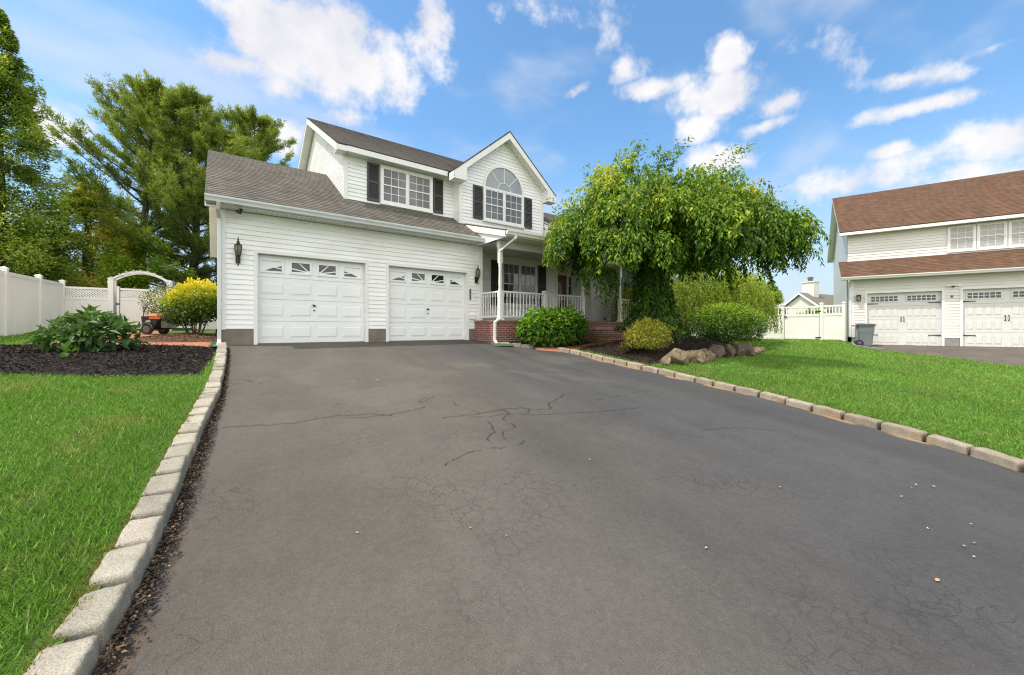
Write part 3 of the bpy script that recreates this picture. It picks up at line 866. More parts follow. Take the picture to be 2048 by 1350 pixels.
# ------------------------------------------------------------------ MAIN HOUSE (local y = world Y - 10.94)
Y0 = 10.94
house = empty('house', (0, Y0, 0), 0, 'white two storey house with grey shingle roof, arched gable window and two white garage doors', 'house')
D1 = (.745, 3.19); D2 = (3.82, 6.31); DZ = 2.12
gx0, gx1 = .05, 6.87
# garage block
wall(house, [(gx0, .36), (gx1, .36), (gx1, 3.02), (gx0, 3.02)], front(0), [(D1[0], D1[1], -1, DZ), (D2[0], D2[1], -1, DZ)])
for a, b in ((gx0, D1[0]-.075), (D1[1]+.075, D2[0]-.075), (D2[1]+.075, 6.62)): MB().box(a, b, -.012, .2, -.35, .359).build('foundation', M['conc'], house)
MB().box(gx0-.03, gx0+.09, -.04, .05, .34, 3.02).build('corner_board', M['trim'], house); MB().box(gx1-.10, gx1+.012, -.04, .03, .62, 3.02).build('corner_board', M['trim'], house)
for a, b in (D1, D2):
    garage_door(house, a, b, .02, DZ, .14); door_trim(house, a, b, -.05, DZ, 0, .14)
mb = MB()
for a, b in (D1, D2): mb.box(a, b, .13, .22, -.08, .018)
mb.build('door_sill', M['conc'], house)
wall(house, [(0.05, .36), (7.2, .36), (7.2, 3.05), (3.4, 5.3), (.05, 3.05)], leftw(gx0))
MB().box(gx0, gx0+.15, .05, 7.2, -.35, .355).build('foundation', M['conc'], house)
wall(house, [(gx1, .62), (gx1+.001, .62), (gx1+.001, 3.02), (gx1, 3.02)], front(0)) if False else None
wall(house, [(.0, .62), (1.11, .62), (1.11, 3.0), (.0, 3.0)], rightw(gx1))
ge, gz, rz_, ry_ = -.44, 3.17, 5.47, 3.36
rl, rr = -.22, 6.9
roofplane(house, (rl, ge, gz), (rr, ge, gz), (rr, ry_, rz_), (rl, ry_, rz_), 'roof')
roofplane(house, (rr, 7.2, gz), (rl, 7.2, gz), (rl, ry_, rz_), (rr, ry_, rz_), 'roof')
MB().box(rl, rr, ge+.002, ge+.03, 3.035, gz-.035).build('fascia', M['trim'], house)
soffit(house, rl+.02, rr-.02, ge+.03, 0, 3.03)
gutter(house, rl, rr+.02, ge-.002, 3.045)
for (a, b) in (((rl+.015, ge+.01, gz-.035), (rl+.015, ry_, rz_-.035)), ((rl+.015, ry_, rz_-.035), (rl+.015, 7.19, gz-.035))): rake(house, a, b, .025, .2)
mb = MB()   # sloping soffit under the gable overhang
mb.hexa([(rl+.03, ge+.03, gz-.21), (gx0, ge+.03, gz-.21), (gx0, ry_, rz_-.21), (rl+.03, ry_, rz_-.21)], [(rl+.03, ge+.03, gz-.2), (gx0, ge+.03, gz-.2), (gx0, ry_, rz_-.2), (rl+.03, ry_, rz_-.2)])
mb.hexa([(rl+.03, ry_, rz_-.21), (gx0, ry_, rz_-.21), (gx0, 7.17, gz-.21), (rl+.03, 7.17, gz-.21)], [(rl+.03, ry_, rz_-.2), (gx0, ry_, rz_-.2), (gx0, 7.17, gz-.2), (rl+.03, 7.17, gz-.2)])
mb.build('soffit', M['soffit'], house)
downspout(house, [(.02, -.49, 3.05), (.0, -.40, 2.93), (.03, -.09, 2.80), (.03, -.085, .12), (.02, -.2, .0)], 'gutter')
# main upper storey
ux0, ux1, uy = 2.92, 6.43, 1.11
wall(house, [(ux0, 3.6), (ux1, 3.6), (ux1, 5.38), (ux0, 5.38)], front(uy))
wall(house, [(uy, 3.3), (9.4, 3.3), (9.4, 5.4), (5.26, 7.85), (uy, 5.4)], leftw(ux0))
mb = MB(); mb.box(ux0-.02, ux0+.09, uy-.035, uy+.06, 3.9, 5.37); mb.build('corner_board', M['trim'], house)
me_, mz, mr, mrz, ml, mrr = .76, 5.53, 5.26, 8.10, 2.63, 10.6
roofplane(house, (ml, me_, mz), (mrr, me_, mz), (mrr, mr, mrz), (ml, mr, mrz), 'roofdark')
roofplane(house, (mrr, 9.76, mz), (ml, 9.76, mz), (ml, mr, mrz), (mrr, mr, mrz), 'roofdark')
MB().box(ux0+.002, 6.06, me_+.004, me_+.03, 5.345, mz-.035).build('fascia', M['trim'], house)
soffit(house, ml+.03, 6.42, me_+.03, uy, 5.37)
for (a, b) in (((ml+.015, me_+.01, mz-.035), (ml+.015, mr, mrz-.035)), ((ml+.015, mr, mrz-.035), (ml+.015, 9.75, mz-.035))): rake(house, a, b, .028, .2)
mb = MB()
mb.hexa([(ml+.03, me_+.03, mz-.2), (ux0, me_+.03, mz-.2), (ux0, mr, mrz-.2), (ml+.03, mr, mrz-.2)], [(ml+.03, me_+.03, mz-.19), (ux0, me_+.03, mz-.19), (ux0, mr, mrz-.19), (ml+.03, mr, mrz-.19)])
mb.hexa([(ml+.03, mr, mrz-.2), (ux0, mr, mrz-.2), (ux0, 9.7, mz-.2), (ml+.03, 9.7, mz-.2)], [(ml+.03, mr, mrz-.19), (ux0, mr, mrz-.19), (ux0, 9.7, mz-.19), (ml+.03, 9.7, mz-.19)])
mb.build('soffit', M['soffit'], house)
MB().hexa([(ml+.03, me_+.004, 5.335), (ux0, me_+.004, 5.335), (ux0, uy+.05, 5.335), (ml+.03, uy+.05, 5.335)], [(ml+.03, me_+.004, 5.48), (ux0, me_+.004, 5.48), (ux0, uy+.05, 5.60), (ml+.03, uy+.05, 5.60)]).build('eave_return', M['trim'], house)
window(house, 3.95, 5.65, 4.17, 5.31, uy)
shutter(house, 3.56, 3.92, 4.17, 5.30, uy); shutter(house, 5.68, 6.03, 4.17, 5.30, uy)
# gabled bay
bx0, bx1, by, bc = 6.43, 10.04, .66, 8.235
wall(house, [(bx0, 3.80), (bx1, 3.80), (bx1, 5.60), (bc, 7.12), (bx0, 5.60)], front(by))
wall(house, [(by, 3.7), (uy, 3.7), (uy, 5.4), (by, 5.4)], leftw(bx0)); wall(house, [(by, 3.7), (4.5, 3.7), (4.5, 5.4), (by, 5.4)], rightw(bx1))
for q in (bx0-.02, bx1-.075): MB().box(q, q+.095, by-.035, by+.06, 3.85, 5.40).build('corner_board', M['trim'], house)
be, bpk, bez, bhw = .30, 7.28, 5.44, 2.19
roofplane(house, (bc-bhw, 4.3, bez), (bc-bhw, be, bez), (bc, be, bpk), (bc, 4.3, bpk), 'roofdark')
roofplane(house, (bc+bhw, be, bez), (bc+bhw, 4.3, bez), (bc, 4.3, bpk), (bc, be, bpk), 'roofdark')
sl = (bpk-bez)/bhw
for s in (-1, 1):
    mb = MB(); xe = bc+s*bhw
    mb.hexa([(xe, be+.012, bez-.04), (xe, be+.012, bez-.24), (bc, be+.012, bpk-.27), (bc, be+.012, bpk-.04)], [(xe, be+.037, bez-.04), (xe, be+.037, bez-.24), (bc, be+.037, bpk-.27), (bc, be+.037, bpk-.04)])
    mb.build('rake_board', M['trim'], house)
    mb = MB(); xi = bc+s*(bx1-bc+.0)
    mb.hexa([(xe, be+.037, bez-.19), (bc, be+.037, bpk-.21), (bc, by, bpk-.21), (xe, by, bez-.19)], [(xe, be+.037, bez-.18), (bc, be+.037, bpk-.20), (bc, by, bpk-.20), (xe, by, bez-.18)])
    mb.build('soffit', M['soffit'], house)
    xw = bx0-.02 if s < 0 else bx1+.02
    lo, hi = min(xe, xw), max(xe, xw)
    if s > 0: lo -= .04
    else: hi += .10
    mb = MB(); 
    mb.hexa([(lo, be+.010, bez-.27), (hi, be+.010, bez-.27), (hi, by+.0, bez-.27), (lo, by, bez-.27)], [(lo, be+.010, bez-.04+(0 if s < 0 else (xe-lo)*sl*.6)), (hi, be+.010, bez-.04+(0 if s > 0 else (hi-xe)*sl*.6)), (hi, by, bez-.04+(0 if s > 0 else (hi-xe)*sl*.6)), (lo, by, bez-.04+(0 if s < 0 else (xe-lo)*sl*.6))])
    mb.build('eave_return', M['trim'], house)
MB().box(10.06, 10.60, me_, me_+.03, 5.33, 5.49).box(10.06, 10.6, me_-.12, me_-.002, 5.36, 5.48).build('fascia', M['trim'], house)
# rest of the upper storey behind
wall(house, [(uy, 3.5), (9.4, 3.5), (9.4, 5.4), (5.26, 7.85), (uy, 5.4)], rightw(10.3))
wall(house, [(10.04, 3.5), (10.3, 3.5), (10.3, 5.4), (10.04, 5.4)], front(uy))
wall(house, [(2.92, -.2), (10.3, -.2), (10.3, 5.4), (2.92, 5.4)], backw(9.4))
# arched window
ax0, ax1, az0, az1 = 7.33, 9.09, 4.10, 5.26
w = window(house, ax0, ax1, az0, az1, by, name='window')
R_ = (ax1-ax0)/2; acx = (ax0+ax1)/2
mb = MB(); n = 28; yo = by-.062
for i in range(n):
    a0 = pi*i/n; a1 = pi*(i+1)/n
    def P(r, a, y): return (acx+r*cos(a), y, az1+r*sin(a))
    for (ri, ro, y_) in ((R_-.075, R_, yo),):
        mb.hexa([P(ri, a0, y_), P(ro, a0, y_), P(ro, a1, y_), P(ri, a1, y_)], [P(ri, a0, by), P(ro, a0, by), P(ro, a1, by), P(ri, a1, by)])
    for (ri, ro) in ((R_*.30, R_*.30+.022),):
        mb.hexa([P(ri, a0, yo+.02), P(ro, a0, yo+.02), P(ro, a1, yo+.02), P(ri, a1, yo+.02)], [P(ri, a0, by-.028), P(ro, a0, by-.028), P(ro, a1, by-.028), P(ri, a1, by-.028)])
for a in (pi/4, pi/2, 3*pi/4):
    mb.bar((acx+R_*.32*cos(a), by-.035, az1+R_*.32*sin(a)), (acx+(R_-.07)*cos(a), by-.035, az1+(R_-.07)*sin(a)), .022, .016, up=(0, 1, 0))
aw = mb.build('arched_window', M['trim'], house)
MB().poly([(acx+(R_-.07)*cos(pi*i/n), by-.026, az1+(R_-.07)*sin(pi*i/n)) for i in range(n+1)]).build('pane', M['glassarch'], aw)
shutter(house, 6.93, 7.30, 4.10, 5.22, by); shutter(house, 9.12, 9.48, 4.10, 5.22, by)
# porch: masonry base, floor, posts, rails, beam, roof
pf = .62; py = -1.14
PX0, PX1 = 6.60, 17.4
mb = MB(); mb.box(PX0, 10.55, py, 1.1, -.5, pf-.07).box(10.55, 12.45, py+.02, 1.1, -.5, pf-.07).box(12.45, PX1, py, .8, -.5, pf-.07); mb.build('brick_base', M['brick'], house)
mb = MB(); mb.box(PX0-.02, 10.55, py-.02, 1.6, pf-.068, pf).box(10.55, 12.45, py+.0, 1.75, pf-.068, pf-.002).box(12.45, PX1, py-.02, .8, pf-.068, pf); mb.build('porch_floor', M['brick'], house)
for k in range(3):
    zt = pf-.185*(k+1); yf = py-.33*(k+1)
    mb = MB(); nseg = 12; xa, xb = 10.62-.05*k, 12.42+.05*k
    pts = [(xa+(xb-xa)*i/nseg, yf-.10*sin(pi*i/nseg)) for i in range(nseg+1)]
    ring = pts+[(xb, py-.003-.33*k+.0), (xa, py-.003-.33*k+.0)]
    ring = pts+[(xb, py+.015), (xa, py+.015)]
    mb.hexa([(x, y, -.5) for x, y in ring], [(x, y, zt-.002*k) for x, y in ring])
    mb.build('step', M['brick'], house)
    cxs = (xa+xb)/2; pts2 = [(cxs+(x-cxs)*1.008, y-.022) for x, y in pts]; ring2 = pts2+[(xb+.007, py-.003-.33*k), (xa-.007, py-.003-.33*k)]
    st = MB().hexa([(x, y, zt-.058) for x, y in ring2], [(x, y, zt+.004) for x, y in ring2])
    ring3 = [(cxs+(x-cxs)*1.004, y-.012) for x, y in pts]+[(xb+.003, py-.006-.33*k), (xa-.003, py-.006-.33*k)]
    st.hexa([(x, y, zt-.076) for x, y in ring3], [(x, y, zt-.0585) for x, y in ring3], 1)
    st.build('step_tread', [M['rowlock'], M['mortar']], house)
def porch_post(x, y=py+.1):
    mb = MB(); h = .058
    zt = 2.82; mb.box(x-h, x+h, y-h, y+h, pf+.0, 1.52).box(x-h, x+h, y-h, y+h, 2.35, zt)
    mb.box(x-h-.03, x+h+.03, y-h-.03, y+h+.03, pf+.002, pf+.06)
    mb.lathe([(.058, 0), (.064, .03), (.045, .07), (.050, .13), (.056, .25), (.044, .60), (.046, .70), (.062, .74), (.05, .79), (.058, .83)], (x, y, 1.521), 16)
    return mb.build('porch_post', M['trim'], house)
for x in (6.88, 10.46, 12.52): porch_post(x)
def railing(a, b, newel=None):
    a = Vector(a); b = Vector(b); r = MB(); d = (b-a); L = d.length; e = d/L
    r.bar(a+Vector((0, 0, 1.49)), b+Vector((0, 0, 1.49)), .07, .05)
    o = r.build('railing', M['trim'], house)
    MB().bar(a+Vector((0, 0, .735)), b+Vector((0, 0, .735)), .05, .05).build('bottom_rail', M['trim'], o)
    n = int(L/.125)
    for i in range(n):
        p = a+e*(L*(i+.5)/n)
        m_ = MB(); s = .016
        m_.box(p.x-s, p.x+s, p.y-s, p.y+s, .76, .93).box(p.x-s, p.x+s, p.y-s, p.y+s, 1.34, 1.464)
        m_.lathe([(.016, 0), (.012, .03), (.017, .09), (.012, .32), (.011, .38), (.016, .41)], (p.x, p.y, .93), 8)
        m_.build('baluster', M['trim'], o)
    return o
ry = py+.1
railing((6.88, -.03, 0), (6.88, ry+.06, 0)); railing((6.94, ry, 0), (8.61, ry, 0)); railing((8.73, ry, 0), (10.40, ry, 0)); railing((12.58, ry, 0), (15.1, ry, 0))
MB().box(8.61, 8.73, ry-.06, ry+.06, pf, 1.56).box(8.595, 8.745, ry-.075, ry+.075, 1.56, 1.60).build('newel_post', M['trim'], house)
MB().box(15.1, 15.22, ry-.06, ry+.06, pf, 2.82).build('newel_post', M['trim'], house)
MB().box(6.80, 17.2, ry-.07, ry+.07, 2.82, 3.04).build('porch_beam', M['trim'], house)
soffit(house, 6.68, 17.5, -1.69, ry-.07, 3.04); soffit(house, 6.88, 17.2, ry+.07, 1.7, 3.035)
pl, pe, pz = 6.60, -1.72, 3.19
roofplane(house, (pl, pe, pz), (10.1, pe, pz), (10.1, by, 3.86), (pl, by, 3.86), 'roofdark')
roofplane(house, (10.1, pe, pz), (17.6, pe, pz), (17.6, 3.3, 5.85), (10.1, 3.3, 5.85), 'roofdark')
roofplane(house, (17.6, 8.3, pz), (10.1, 8.3, pz), (10.1, 3.3, 5.85), (17.6, 3.3, 5.85), 'roofdark')
MB().box(pl, 17.6, pe+.004, pe+.03, 3.02, pz-.035).build('fascia', M['trim'], house)
gutter(house, pl, 17.6, pe+.002, 3.05, 'trim')
mb = MB(); mb.hexa([(pl, pe, pz-.035), (pl+.03, pe, pz-.035), (pl+.03, by, 3.825), (pl, by, 3.825)], [(pl, pe, pz-.2), (pl+.03, pe, pz-.2), (pl+.03, by, 3.62), (pl, by, 3.62)]); mb.build('rake_board', M['trim'], house)
wall(house, [(pe+.03, 3.0), (by, 3.0), (by, 3.7), (pe+.03, 3.05)], leftw(pl+.06))
mb = MB(); mb.poly([(10.101, pe+.1, pz+.02), (10.101, by, 3.85), (10.101, by, 4.5)]); mb.build('flashing', M['trim'], house)
MB().box(6.50, bx1+.02, by-.05, by-.018, 3.84, 3.90).build('flashing', M['trim'], house)
downspout(house, [(6.92, pe-.05, 3.04), (6.90, pe-.05, 2.96), (6.80, ry-.11, 2.68), (6.80, ry-.11, .74), (6.78, ry-.12, .66), (6.56, py-.09, .56), (6.56, py-.08, .03), (6.55, py-.2, -.08)], 'trim')
# porch wall, windows, front door
wall(house, [(gx1, pf), (11.2, pf), (11.2, 3.03), (gx1, 3.03)], front(1.11))
wall(house, [(1.11, pf), (1.66, pf), (1.66, 3.03), (1.11, 3.03)], rightw(11.2))
mb = MB(); mb.box(11.12, 11.22, 1.07, 1.12, pf, 3.03); mb.build('corner_board', M['trim'], house)
window(house, 8.41, 10.12, 1.22, 2.87, 1.11, glass='glassporch', low_glass='glassdark')
shutter(house, 7.66, 8.37, 1.20, 2.86, 1.11) if False else shutter(house, 7.95, 8.37, 1.20, 2.86, 1.11)
shutter(house, 10.16, 10.58, 1.20, 2.86, 1.11)
wall(house, [(11.2, pf), (12.9, pf), (12.9, 3.03), (11.2, 3.03)], front(1.66), [(11.36, 12.72, 0, 2.78)])
dr = MB(); dy = 1.70
dr.box(11.42, 12.31, dy, dy+.05, pf+.02, 2.68)
for a, b in ((11.55, 11.83), (11.90, 12.18)):
    dr.hexa([(a, dy-.001, .78), (b, dy-.001, .78), (b, dy-.001, 1.2), (a, dy-.001, 1.2)], [(a+.03, dy-.014, .81), (b-.03, dy-.014, .81), (b-.03, dy-.014, 1.17), (a+.03, dy-.014, 1.17)])
fd = dr.build('front_door', M['redd'], house)
mb = MB(); cx_, cz_ = 11.865, 1.92
mb.poly([(cx_+.20*cos(2*pi*i/24), dy-.006, cz_+.48*sin(2*pi*i/24)) for i in range(24)]); mb.build('pane', M['glassarch'], fd)
mb = MB()
for i in range(24):
    a0 = 2*pi*i/24; a1 = 2*pi*(i+1)/24
    mb.hexa([(cx_+r*cos(a), dy-.014, cz_+q*sin(a)) for r, q, a in ((.20,.48,a0),(.235,.515,a0),(.235,.515,a1),(.20,.48,a1))], [(cx_+r*cos(a), dy-.001, cz_+q*sin(a)) for r, q, a in ((.20,.48,a0),(.235,.515,a0),(.235,.515,a1),(.20,.48,a1))])
for a in (.6, 1.57, 2.54, 3.74, 4.71, 5.68): mb.tube([(cx_, dy-.009, cz_), (cx_+.1*cos(a+.3), dy-.009, cz_+.24*sin(a+.3)), (cx_+.2*cos(a), dy-.009, cz_+.48*sin(a))], .006, 6)
mb.build('pane_frame', M['redd'], fd)
MB().lathe([(.03, 0), (.03, -.01), (.012, -.02), (.028, -.05), (.02, -.065)], (11.50, dy, 1.55), 12, axis='y').build('handle', M['bronze'], fd)
mb = MB(); t = 1.64
mb.box(11.34, 11.42, t, 1.76, pf, 2.68).box(12.31, 12.39, t, 1.76, pf, 2.68).box(12.64, 12.72, t, 1.76, pf, 2.68).box(11.34, 12.72, t-.002, 1.76, 2.68, 2.78)
mb.box(12.39, 12.64, t+.05, 1.76, pf, 1.0); mb.build('door_trim', M['trim'], house)
sw = MB().box(12.39, 12.43, t+.03, 1.74, 1.0, 2.68).box(12.60, 12.64, t+.03, 1.74, 1.0, 2.68); 
for z in (1.0, 1.4, 1.82, 2.24, 2.64): sw.box(12.43, 12.60, t+.034, 1.74, z, z+.035)
sw = sw.build('sidelight', M['trim'], house)
MB().poly([(12.43, 1.715, 1.0), (12.6, 1.715, 1.0), (12.6, 1.715, 2.68), (12.43, 1.715, 2.68)]).build('pane', M['glassdark'], sw)
wall(house, [(.80, pf), (1.66, pf), (1.66, 3.03), (.80, 3.03)], leftw(12.9))
wall(house, [(12.9, pf), (17.2, pf), (17.2, 3.03), (12.9, 3.03)], front(.80))
wall(house, [(.8, -.3), (8, -.3), (8, 3.1), (3.3, 5.7), (.8, 3.8)], rightw(17.2))
MB().box(12.87, 12.96, .76, .82, pf, 3.03).build('corner_board', M['trim'], house); MB().box(14.33, 14.42, .765, .80, pf, 3.03).build('corner_board', M['trim'], house)
window(house, 14.95, 16.2, 1.15, 2.62, .80, units=1, cols=4, rows=2, glass='glassdark')
shutter(house, 14.50, 14.90, 1.15, 2.60, .80)
MB().lathe([(.05, 0), (.05, -.03), (.03, -.05)], (13.75, .79, .80), 12, axis='y').build('dryer_vent', M['bronze'], house)
MB().box(6.40, 6.60, -.08, -.018, .66, .80).build('meter_box', M['trim'], house)
MB().box(6.405, 6.445, -.055, -.031, 1.28, 1.62).build('keypad_cover', M['rim'], house)

# lanterns beside the garage doors
def lantern(loc, label):
    L = empty('wall_lantern', loc, 0, label, 'wall lantern', 'lanterns beside the garage doors')
    mb = MB(); mb.box(-.045, .045, -.018, -.0165+.016, -.24, -.04).tube([(0, -.02, -.17), (0, -.07, -.20), (0, -.13, -.17), (0, -.13, -.10)], .011, 8)
    mb.build('bracket', M['bronze'], L)
    mb = MB(); c = (0, -.13, 0)
    mb.lathe([(.005, .34), (.012, .32), (.006, .30), (.020, .27), (.012, .245), (.032, .225), (.030, .19), (.065, .165), (.078, .145)], c, 8); mb.build('cap', M['bronze'], L)
    mb = MB()
    for k in range(6):
        a = 2*pi*k/6+.3
        mb.tube([(.074*cos(a), -.13+.074*sin(a), .145), (.070*cos(a), -.13+.070*sin(a), .03), (.048*cos(a), -.13+.048*sin(a), -.08)], .005, 5)
    mb.lathe([(.05, -.08), (.04, -.10), (.018, -.115), (.03, -.14), (.014, -.165), (.012, -.26), (.017, -.28), (.004, -.33)], c, 8); mb.build('cage', M['bronze'], L)
    MB().lathe([(.040, -.075), (.062, .03), (.066, .142)], c, 8).build('glass', M['frost'], L)
    return L
lantern((.37, Y0-.024, 2.08), 'dark bronze wall lantern on the siding left of the left garage door')
lantern((6.64, Y0-.024, 2.06), 'dark bronze wall lantern between the right garage door and the porch')
def camera_thing(loc, rz, label, mats=('black', 'black'), drop=True):
    c = empty('security_camera', loc, rz, label, 'security camera')
    MB().lathe([(.035, 0), (.035, -.02), (.015, -.03), (.012, -.07)], (0, 0, 0), 12).build('mount', M[mats[0]], c)
    b = MB(); b.lathe([(.02, -.01), (.032, 0), (.034, .10), (.038, .12), (.03, .125)], (0, .03, -.085), 14, axis='y')
    o = b.build('body', M[mats[0]], c); o.rotation_euler = (0, 0, pi); 
    MB().lathe([(.026, .126), (.012, .129)], (0, .03, -.085), 14, axis='y').build('lens', M[mats[1]], o)
    return c
camera_thing((.42, Y0-.18, 3.028), -.5, 'small black security camera under the garage eave')
camera_thing((6.38, Y0+.62, 5.30), .2, 'small black security camera at the corner of the arched gable', drop=False)
camera_thing((12.2, Y0+.9, 3.03), .0, 'small black camera under the porch ceiling near the red door')
def splash_block(loc, rz, label):
    mb = MB(); s = .12
    mb.hexa([(-.12, -.3, 0), (.12, -.3, 0), (.09, .3, 0), (-.09, .3, 0)], [(-.12, -.3, .02), (.12, -.3, .02), (.09, .3, .03), (-.09, .3, .03)])
    for q in (-1, 1): mb.hexa([(q*.12, -.3, .021), (q*.10, -.3, .021), (q*.07, .3, .031), (q*.09, .3, .031)], [(q*.12, -.3, .05), (q*.10, -.3, .05), (q*.07, .3, .075), (q*.09, .3, .075)])
    mb.box(-.075, .075, .285, .305, .0, .08)
    o = mb.build('splash_block', M['green']); o.location = loc; o.rotation_euler = (0, 0, rz); tag(o, label, 'splash block'); return o
splash_block((-.02, Y0-.42, GS(-.02, Y0-.42)+.02), .1, 'green plastic splash block under the downspout at the left corner of the garage')
splash_block((6.62, Y0+py-.42, float(G(6.62, 9.4))+.012), 1.0, 'green plastic splash block under the porch downspout at the driveway edge')

# ------------------------------------------------------------------ NEIGHBOUR HOUSE (own axes: x along its front, y inward)
nang = math.atan2(NEX[1], NEX[0])
nb = empty('house', (NO[0], NO[1], -.323), nang, 'white house with brown shingle roof and carriage style garage doors across the lawn', 'house')
n1, n2 = (0, 2.145), (2.69, 4.90)
nx0, nx1 = -.49, 9.5
wall(nb, [(nx0, .33), (nx1, .33), (nx1, 2.72), (nx0, 2.72)], front(0), [(*n1, -1, 2.13), (*n2, -1, 2.15), (5.6, 7.7, -1, 2.15)], 'siding2')
for a, b in ((nx0+.01, -.08), (2.225, 2.61), (4.98, 5.52), (7.78, nx1)): MB().box(a, b, -.01, .2, -.3, .329).build('foundation', M['concg'], nb)
for a, b, zt in ((*n1, 2.13), (*n2, 2.15), (5.6, 7.7, 2.15)):
    garage_door(nb, a, b, .01, zt, .10, True); door_trim(nb, a, b, -.03, zt, 0, .10, .07)
mb = MB(); mb.box(nx0-.02, nx0+.07, -.035, .05, .32, 2.72); mb.build('corner_board', M['trim'], nb)
roofplane(nb, (-.85, -.40, 2.82), (9.9, -.40, 2.82), (9.9, 1.0, 3.64), (-.85, 1.0, 3.64), 'roofbrown')
MB().box(-.84, 9.9, -.395, -.37, 2.70, 2.785).build('fascia', M['trim'], nb)
soffit(nb, -.82, 9.9, -.37, 0, 2.715)
gutter(nb, -.86, 9.9, -.397, 2.705, 'trim', .11, .11)
mb = MB(); mb.hexa([(-.85, -.37, 2.785), (-.82, -.37, 2.785), (-.82, 1.0, 3.605), (-.85, 1.0, 3.605)], [(-.85, -.37, 2.70), (-.82, -.37, 2.70), (-.82, 1.0, 3.46), (-.85, 1.0, 3.46)]); mb.build('rake_board', M['trim'], nb)
wall(nb, [(-.535, 3.62), (9.5, 3.62), (9.5, 4.78), (-.535, 4.78)], front(1.0), (), 'siding2')
MB().box(-.54, 9.5, .975, .984, 3.63, 3.69).build('flashing', M['trim'], nb)
wall(nb, [(0.0, .33), (9.0, .33), (9.0, 4.78), (5.0, 7.2), (1.0, 4.78), (1.0, 3.5), (0, 2.75)], leftw(-.535), (), 'siding2') if False else None
wall(nb, [(1.0, -.2), (9.0, -.2), (9.0, 4.78), (5.0, 7.25), (1.0, 4.78)], leftw(-.535), (), 'siding2')
wall(nb, [(.0, .33), (1.0, .33), (1.0, 3.5), (.0, 2.75)], leftw(-.52), (), 'siding2')
wall(nb, [(-.53, -.2), (9.5, -.2), (9.5, 4.78), (-.53, 4.78)], backw(9.0), (), 'siding2')
wall(nb, [(.0, -.2), (9.0, -.2), (9.0, 4.78), (5.0, 7.25), (1.0, 4.78), (0, 2.7)], rightw(9.5), (), 'siding2')
roofplane(nb, (-.83, .62, 4.90), (9.8, .62, 4.90), (9.8, 5.0, 7.55), (-.83, 5.0, 7.55), 'roofbrown')
roofplane(nb, (9.8, 9.38, 4.90), (-.83, 9.38, 4.90), (-.83, 5.0, 7.55), (9.8, 5.0, 7.55), 'roofbrown')
MB().box(-.8, 9.8, .624, .65, 4.75, 4.866).build('fascia', M['trim'], nb)
soffit(nb, -.8, 9.7, .65, 1.0, 4.77)
for (a, b) in (((-.815, .63, 4.866), (-.815, 5.0, 7.515)), ((-.815, 5.0, 7.515), (-.815, 9.37, 4.866))): rake(nb, a, b, .028, .15)
mb = MB()
mb.hexa([(-.80, .65, 4.73), (-.535, .65, 4.73), (-.535, 5, 7.365), (-.80, 5, 7.365)], [(-.80, .65, 4.74), (-.535, .65, 4.74), (-.535, 5, 7.375), (-.80, 5, 7.375)])
mb.hexa([(-.80, 5, 7.365), (-.535, 5, 7.365), (-.535, 9.36, 4.73), (-.80, 9.36, 4.73)], [(-.80, 5, 7.375), (-.535, 5, 7.375), (-.535, 9.36, 4.74), (-.80, 9.36, 4.74)])
mb.build('soffit', M['soffit'], nb)
for a in (2.50, 3.285, 4.07, 4.855): window(nb, a, a+.755, 3.74, 4.72, 1.0, units=1, cols=3, rows=2, glass='blind', casing=.05)
downspout(nb, [(-.60, -.42, 2.70), (-.60, -.40, 2.62), (-.535, -.06, 2.46), (-.535, -.055, .35)], 'trim', .06, .05)
# house number 6: a ring with an upward tail
mb = MB(); c6 = (2.412, -.022, 1.90)
mb.tube([(c6[0]+.026*cos(a), c6[1], c6[2]-.02+.026*sin(a)) for a in np.linspace(0, 2*pi, 17)], .009, 6)
mb.tube([(c6[0]-.026, c6[1], c6[2]-.02), (c6[0]-.026, c6[1], c6[2]+.015), (c6[0]-.012, c6[1], c6[2]+.045), (c6[0]+.014, c6[1], c6[2]+.055), (c6[0]+.028, c6[1], c6[2]+.042)], .009, 6)
mb.build('house_number', M['black'], nb)
def nbw(x, y, z): return (*np_pt(x, y), z-.323)
L = empty('wall_lantern', nbw(-.267, -.018, 1.96), nang, 'small square black wall lantern beside the garage door of the brown roofed house', 'wall lantern')
MB().box(-.04, .04, -.02, 0, -.13, .13).build('bracket', M['black'], L)
mb = MB(); mb.box(-.065, .065, -.16, -.03, -.12, -.105).box(-.07, .07, -.165, -.021, .07, .13)
for sx in (-1, 1):
    for yy in (-.155, -.035): mb.box(sx*.06-.007, sx*.06+.007, yy-.007, yy+.007, -.105, .07)
mb.build('cage', M['black'], L)
MB().box(-.045, .045, -.14, -.05, -.104, .069).build('glass', M['frost'], L)
c = empty('security_camera', nbw(2.43, -.018, 2.29), nang, 'white camera with floodlights above the house number 6', 'security camera')
MB().lathe([(.05, 0), (.05, -.03)], (0, 0, 0), 12, axis='y').box(-.16, .16, -.07, -.05, .01, .03).build('mount', M['trim'], c)
for s in (-1, 1): MB().lathe([(.02, 0), (.035, -.05), (.036, -.07)], (s*.15, -.05, .02), 12, axis='y').build('floodlight', M['trim'], c)
MB().lathe([(.03, 0), (.033, -.08), (.024, -.09)], (0, -.04, -.02), 12, axis='y').build('camera_body', M['black'], c)

